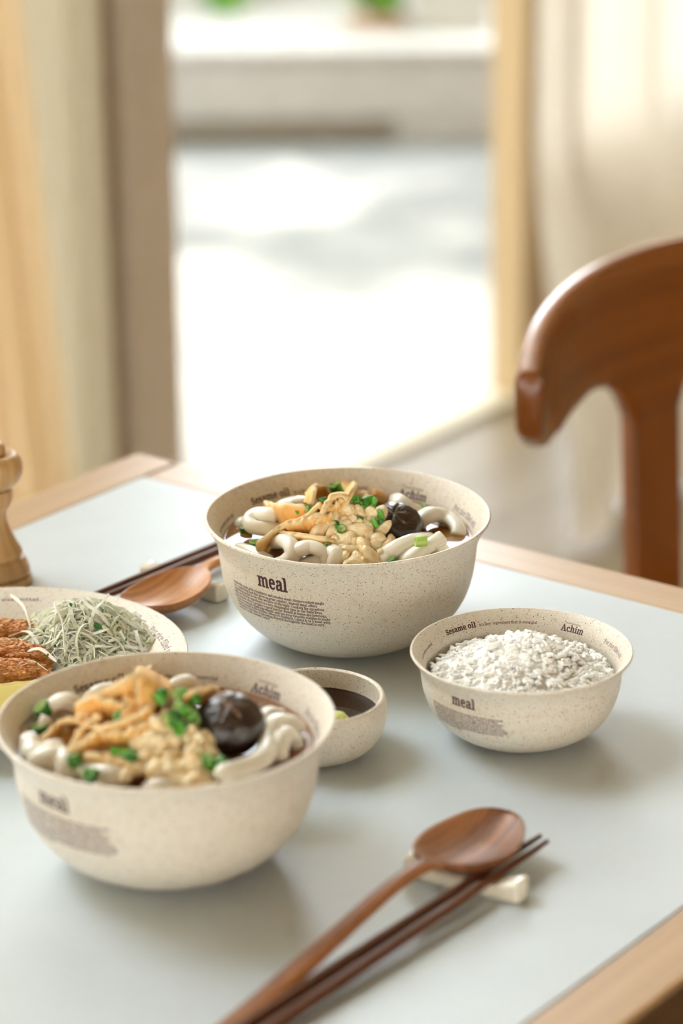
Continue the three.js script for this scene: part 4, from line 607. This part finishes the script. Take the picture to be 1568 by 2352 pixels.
{
  const crust = phy({ vertexColors: true, roughness: 0.55, clearcoat: 0.25, clearcoatRoughness: 0.35 });
  const cut = (px, py, h, rad, turn, seed, label) => {
    const g = lump(rad, 44, (v) => { const sq = 1 / Math.max(0.001, (Math.abs(v.x) ** 4 + Math.abs(v.y) ** 4 + Math.abs(v.z) ** 4) ** 0.25); return (0.45 + 0.55 * sq) * (1 + 0.09 * n3(v.x * 3 + seed, v.y * 3, v.z * 3) + 0.07 * n3(v.x * 9, v.y * 9 + seed, v.z * 9) + 0.045 * n3(v.x * 20, v.y * 20, v.z * 20 + seed)); });
    tint(g, (p) => { const k = 0.5 + 0.5 * n3(p.x * 180 + seed, p.y * 180, p.z * 180), k2 = n3(p.x * 600, p.y * 600, p.z * 600 + seed); return mixc(mixc(lin(0xe6a458), lin(0xb5672a), k), lin(0xf6d29a), clamp(k2 * 0.6 - 0.1, 0, 0.5)); });
    const m = mesh('cutlet_slice', g, crust); m.position.copy(at(px, py, T + h)); m.rotation.y = turn; return tag(m, label, 'cutlet', 'slices of fried cutlet');
  };
  cut(2, 1464, 0.0165, [0.03, 0.0105, 0.012], YAW - 0.1, 1, 'golden breaded cutlet slice farthest back on the plate beside the cabbage');
  cut(5, 1513, 0.0175, [0.032, 0.0115, 0.012], YAW - 0.35, 5, 'golden breaded cutlet slice in the middle, partly under cabbage shreds');
  cut(10, 1556, 0.0165, [0.03, 0.0105, 0.011], YAW - 0.15, 9, 'golden breaded cutlet slice nearest the lemon wedge');
  // lemon wedge
  const w = group('lemon_wedge', at(16, 1604, T + 0.0185), YAW + 0.25); tag(w, 'yellow lemon wedge on the plate edge beside the near noodle bowl', 'lemon');
  const half = (f) => { const n = 26, m = 14, pos = [], idx = []; for (let i = 0; i <= n; i++) for (let j = 0; j <= m; j++) { const t = -1.57 + 3.1416 * i / n, a = lerp(0.3, 2.3, j / m), k = f * 0.021 * Math.max(1e-4, Math.cos(t)) ** 0.85; pos.push(0.036 * Math.sin(t), Math.sin(a) * k - 0.008, Math.cos(a) * k); } for (let i = 0; i < n; i++) for (let j = 0; j < m; j++) { const a = i * (m + 1) + j, b = a + m + 1; idx.push(a, a + 1, b, b, a + 1, b + 1); } const g = new THREE.BufferGeometry(); g.setAttribute('position', new THREE.Float32BufferAttribute(pos, 3)); g.setIndex(idx); g.computeVertexNormals(); return g; };
  mesh('peel', half(1), phy({ color: 0xf3e68c, roughness: 0.45, side: THREE.DoubleSide }), w);
  const face = (a) => { const n = 26, pos = [], idx = []; for (let i = 0; i <= n; i++) { const t = -1.57 + 3.1416 * i / n, k = 0.0205 * Math.max(1e-4, Math.cos(t)) ** 0.85; pos.push(0.0355 * Math.sin(t), -0.008, 0, 0.0355 * Math.sin(t), Math.sin(a) * k - 0.008 + 0.0004 * Math.sin(i * 2), Math.cos(a) * k); } for (let i = 0; i < n; i++) { const q = i * 2; idx.push(q, q + 1, q + 2, q + 2, q + 1, q + 3); } const g = new THREE.BufferGeometry(); g.setAttribute('position', new THREE.Float32BufferAttribute(pos, 3)); g.setIndex(idx); g.computeVertexNormals(); return g; };
  w.rotation.order = 'YXZ'; w.rotation.x = Math.PI;
  mesh('flesh', mergeGeometries([face(0.3), face(2.3)]), phy({ color: 0xfdf09a, roughness: 0.25, clearcoat: 0.5, side: THREE.DoubleSide }), w);
  const ws = mesh('garnish_slice', lump([0.0085, 0.005, 0.0085], 4, (v) => 1 + 0.06 * n3(v.x * 3, v.y * 3, v.z * 3)), phy({ color: 0xdfe08a, roughness: 0.3, clearcoat: 0.4 })); ws.position.copy(at(768, 1653, T + 0.0245)); tag(ws, 'pale yellow green garnish slice at the edge of the dark sauce', 'garnish');
}
//FOOD-END
//CUTLERY-BEGIN
// ------------------------------------------------------------------ cutlery and mill
// spoon: tip at -length, handle end at +length along z; s runs from the tip to the handle end
function spoon(name, L, mat, arch, label, bw = 0.0235) {
  const g = group(name), n = 110, m = 24, pos = [], idx = [], uv = [], B = 0.076 / L;          // B: share of the length taken by the bowl
  const half = (s) => { if (s < B) { const t = s / B, e = 1 - ((t - 0.5) / 0.5) ** 2; return bw * Math.sqrt(clamp(e, 0, 1)); } return 0; };
  const neck = 0.0052, wAt = (s) => { const hb = half(Math.min(s, B * 0.999)), k = sstep(B * 0.8, B * 1.3, s); const hd = lerp(neck, 0.0074, sstep(0.4, 0.95, s)); return Math.max(0.0004, s < B ? Math.max(hb, hd * sstep(B * 0.7, B, s) * 1.15) : lerp(Math.max(hd, 0), hd, k)); };
  for (let i = 0; i <= n; i++) {
    const s = i < 12 ? 0.5 * B * (1 - Math.cos(i / 12 * 1.2)) : lerp(0.5 * B * (1 - Math.cos(1.2)), 1, (i - 12) / (n - 12)), w = wAt(s) * (s > 0.97 ? Math.sqrt(clamp((1 - s) / 0.03, 0.02, 1)) : 1), k = sstep(B * 0.72, B * 1.2, s), y = arch(s), z = (s) * L;
    for (let q = 0; q < m; q++) {
      const a = q / m * 6.2832, u = Math.cos(a), v = Math.sin(a), c = Math.sqrt(Math.max(0, 1 - u * u)), rim = 0.0011;
      const deep = 0.0105 * Math.sqrt(clamp(Math.sin(Math.PI * clamp(s / B * 0.9 + 0.03, 0, 1)), 0, 1)), hr = lerp(0.0034, 0.0046, sstep(0.4, 0.9, s));
      const topB = rim - deep * 0.78 * (1 - u * u), botB = -rim - deep * c, topH = hr * c, botH = -hr * c;
      const yy = v >= 0 ? lerp(topB, topH, k) : lerp(botB, botH, k);
      pos.push(u * w, y + yy, z); uv.push(u * w + 0.02, z);
    }
  }
  for (let i = 0; i < n; i++) for (let q = 0; q < m; q++) { const a = i * m + q, b = i * m + (q + 1) % m; idx.push(a, b, a + m, b, b + m, a + m); }
  for (const [i, f] of [[0, 1], [n, -1]]) { const c = pos.length / 3; pos.push(0, arch(i / n), i / n * L); uv.push(0, 0); for (let q = 0; q < m; q++) { const a = i * m + q, b = i * m + (q + 1) % m; f > 0 ? idx.push(c, b, a) : idx.push(c, a, b); } }
  const q = new THREE.BufferGeometry(); q.setAttribute('position', new THREE.Float32BufferAttribute(pos, 3)); q.setAttribute('uv', new THREE.Float32BufferAttribute(uv, 2)); q.setIndex(idx); q.computeVertexNormals();
  // bowl and handle are two parts of one turned piece, split at the neck
  const split = (keep) => { const g2 = q.clone(), id = q.index.array, out = []; for (let t = 0; t < id.length; t += 3) { const zc = (pos[id[t] * 3 + 2] + pos[id[t + 1] * 3 + 2] + pos[id[t + 2] * 3 + 2]) / 3; if ((zc < L * B * 1.12) === keep) out.push(id[t], id[t + 1], id[t + 2]); } g2.setIndex(out); return g2; };
  mesh('spoon_bowl', split(true), mat, g); mesh('spoon_handle', split(false), mat, g);
  return tag(g, label, 'spoon');
}
function rest(x, z, turn, label) {
  const g = group('chopstick_rest', V(x, T, z), turn), L = 0.036, n = 40, path = Array.from({ length: n + 1 }, (_, i) => V(lerp(-L, L, i / n), 0, 0));
  const sec = (s) => { const e = Math.abs(2 * s - 1), h = 0.0088 + 0.0042 * sstep(0.45, 0.95, e) , w = 0.0068 + 0.0008 * e, k = capped(s, 0.04); return roundSec(w * k, h / 2 * (0.7 + 0.3 * k), 20, 0.45).map(([a, b]) => [a, b + h / 2]); };
  const q = sweep(path, sec, { n: 60 }); mesh('rest_body', q, M.rest, g); return tag(g, label, 'chopstick rest');
}
function stick(name, a, b, r0, r1, label, grp) {   // a: thin tip, b: thick end
  const m = mesh(name, sweep([a, a.clone().lerp(b, 0.5), b], (s) => { const k = lerp(r0, r1, Math.pow(s, 0.8)) * (s > 0.985 ? 0.9 : s < 0.006 ? 0.8 : 1); return Array.from({ length: 8 }, (_, i) => { const t = -(i + 0.5) / 8 * 6.2832; return [k * Math.cos(t), k * Math.sin(t)]; }); }, { n: 24 }), M.stick);
  m.geometry = m.geometry.toNonIndexed(); m.geometry.computeVertexNormals(); return tag(m, label, 'chopstick', grp);
}
{
  rest(0.6225, 0.4485, 0.13, 'small white ceramic rest under the dark spoon and chopsticks in the foreground');
  const s = spoon('wooden_spoon', 0.275, M.spoon, (t) => lerp(0.0178, 0.0225, Math.exp(-((t - 0.36) ** 2) / 0.02)) - 0.0142 * sstep(0.45, 1, t) + 0.003 * (1 - sstep(0, 0.1, t)), 'dark walnut coloured spoon with a broad bowl lying on the foreground rest', 0.0275);
  s.position.set(0.6115, T, 0.394); s.rotation.y = 0.035;
  const run = (a, b) => [a, a.clone().lerp(b, 1.06)], [a1, b1] = run(at(1241, 1920, T + 0.0125), at(570, 2352, T + 0.0055)), [a2, b2] = run(at(1257, 1932, T + 0.0125), at(634, 2352, T + 0.0055)); b1.y = b2.y = T + 0.005;
  stick('chopstick', a1, b1, 0.0017, 0.0042, 'dark wooden chopstick lying nearer the foreground spoon', 'foreground chopsticks');
  stick('chopstick', a2, b2, 0.0017, 0.0042, 'dark wooden chopstick lying farther from the foreground spoon', 'foreground chopsticks');
  rest(0.2175, 0.203, 0.0, 'white ceramic rest under the spoon and chopsticks behind the plate');
  const k = spoon('wooden_spoon', 0.24, M.spoonPale, (t) => lerp(0.0158, 0.0205, Math.exp(-((t - 0.36) ** 2) / 0.02)) - 0.0115 * sstep(0.45, 1, t) + 0.002 * (1 - sstep(0, 0.1, t)), 'light brown wooden spoon behind the plate, its handle hidden by the back noodle bowl');
  k.position.set(0.2335, T, 0.279); k.rotation.y = Math.PI - 0.02;
  stick('chopstick', V(0.1985, T + 0.0155, 0.2825), V(0.1995, T + 0.0075, 0.055), 0.0017, 0.0042, 'brown chopstick lying farther from the spoon behind the plate', 'chopsticks behind the plate');
  stick('chopstick', V(0.2065, T + 0.0155, 0.2825), V(0.2085, T + 0.0075, 0.055), 0.0017, 0.0042, 'brown chopstick lying next to the spoon behind the plate', 'chopsticks behind the plate');
  const mp = at(-9, 1337, T), ml = group('pepper_mill', V(mp.x, T, mp.z), YAW); tag(ml, 'turned pale wooden pepper mill standing at the left edge', 'pepper mill');
  const base = [[0.001, 0], [0.0249, 0], [0.0254, 0.0008], [0.0252, 0.0035], [0.0246, 0.006], [0.0236, 0.0068], [0.0205, 0.007]], body = [[0.0205, 0.0072], [0.0232, 0.0076], [0.0240, 0.0086], [0.0238, 0.0105], [0.0226, 0.014], [0.0212, 0.0172], [0.0200, 0.0186], [0.0186, 0.0192], [0.0184, 0.0199], [0.0192, 0.0212], [0.0193, 0.0226], [0.0186, 0.0246], [0.0164, 0.0285], [0.0136, 0.0345], [0.0112, 0.041], [0.0098, 0.0465], [0.0098, 0.0515], [0.0112, 0.0552], [0.0126, 0.0566], [0.0124, 0.0576], [0.0132, 0.0586], [0.0143, 0.0602], [0.0144, 0.0672], [0.0136, 0.0682], [0.0128, 0.0688]], head = [[0.0128, 0.069], [0.015, 0.0702], [0.0192, 0.0738], [0.0216, 0.0785], [0.0223, 0.084], [0.0214, 0.0888], [0.0192, 0.0918], [0.0162, 0.0935], [0.0108, 0.0932]], knob = [[0.0098, 0.092], [0.0108, 0.0934], [0.0112, 0.0962], [0.0106, 0.099], [0.0085, 0.101], [0.005, 0.102], [0.001, 0.1023]];
  for (const [nm, p] of [['base', base], ['body', body], ['head', head], ['knob', knob]]) { const g = lathe(nm === 'base' ? p : p.length > 10 ? spline(p, 140) : spline(p, 36), 72); const q = g.attributes.position, uv = g.attributes.uv; for (let i = 0; i < uv.count; i++) uv.setXY(i, uv.getX(i) * 0.16, q.getY(i)); mesh(nm, g, M.mill, ml); }
}
//CUTLERY-END
renderer.render(scene, camera);
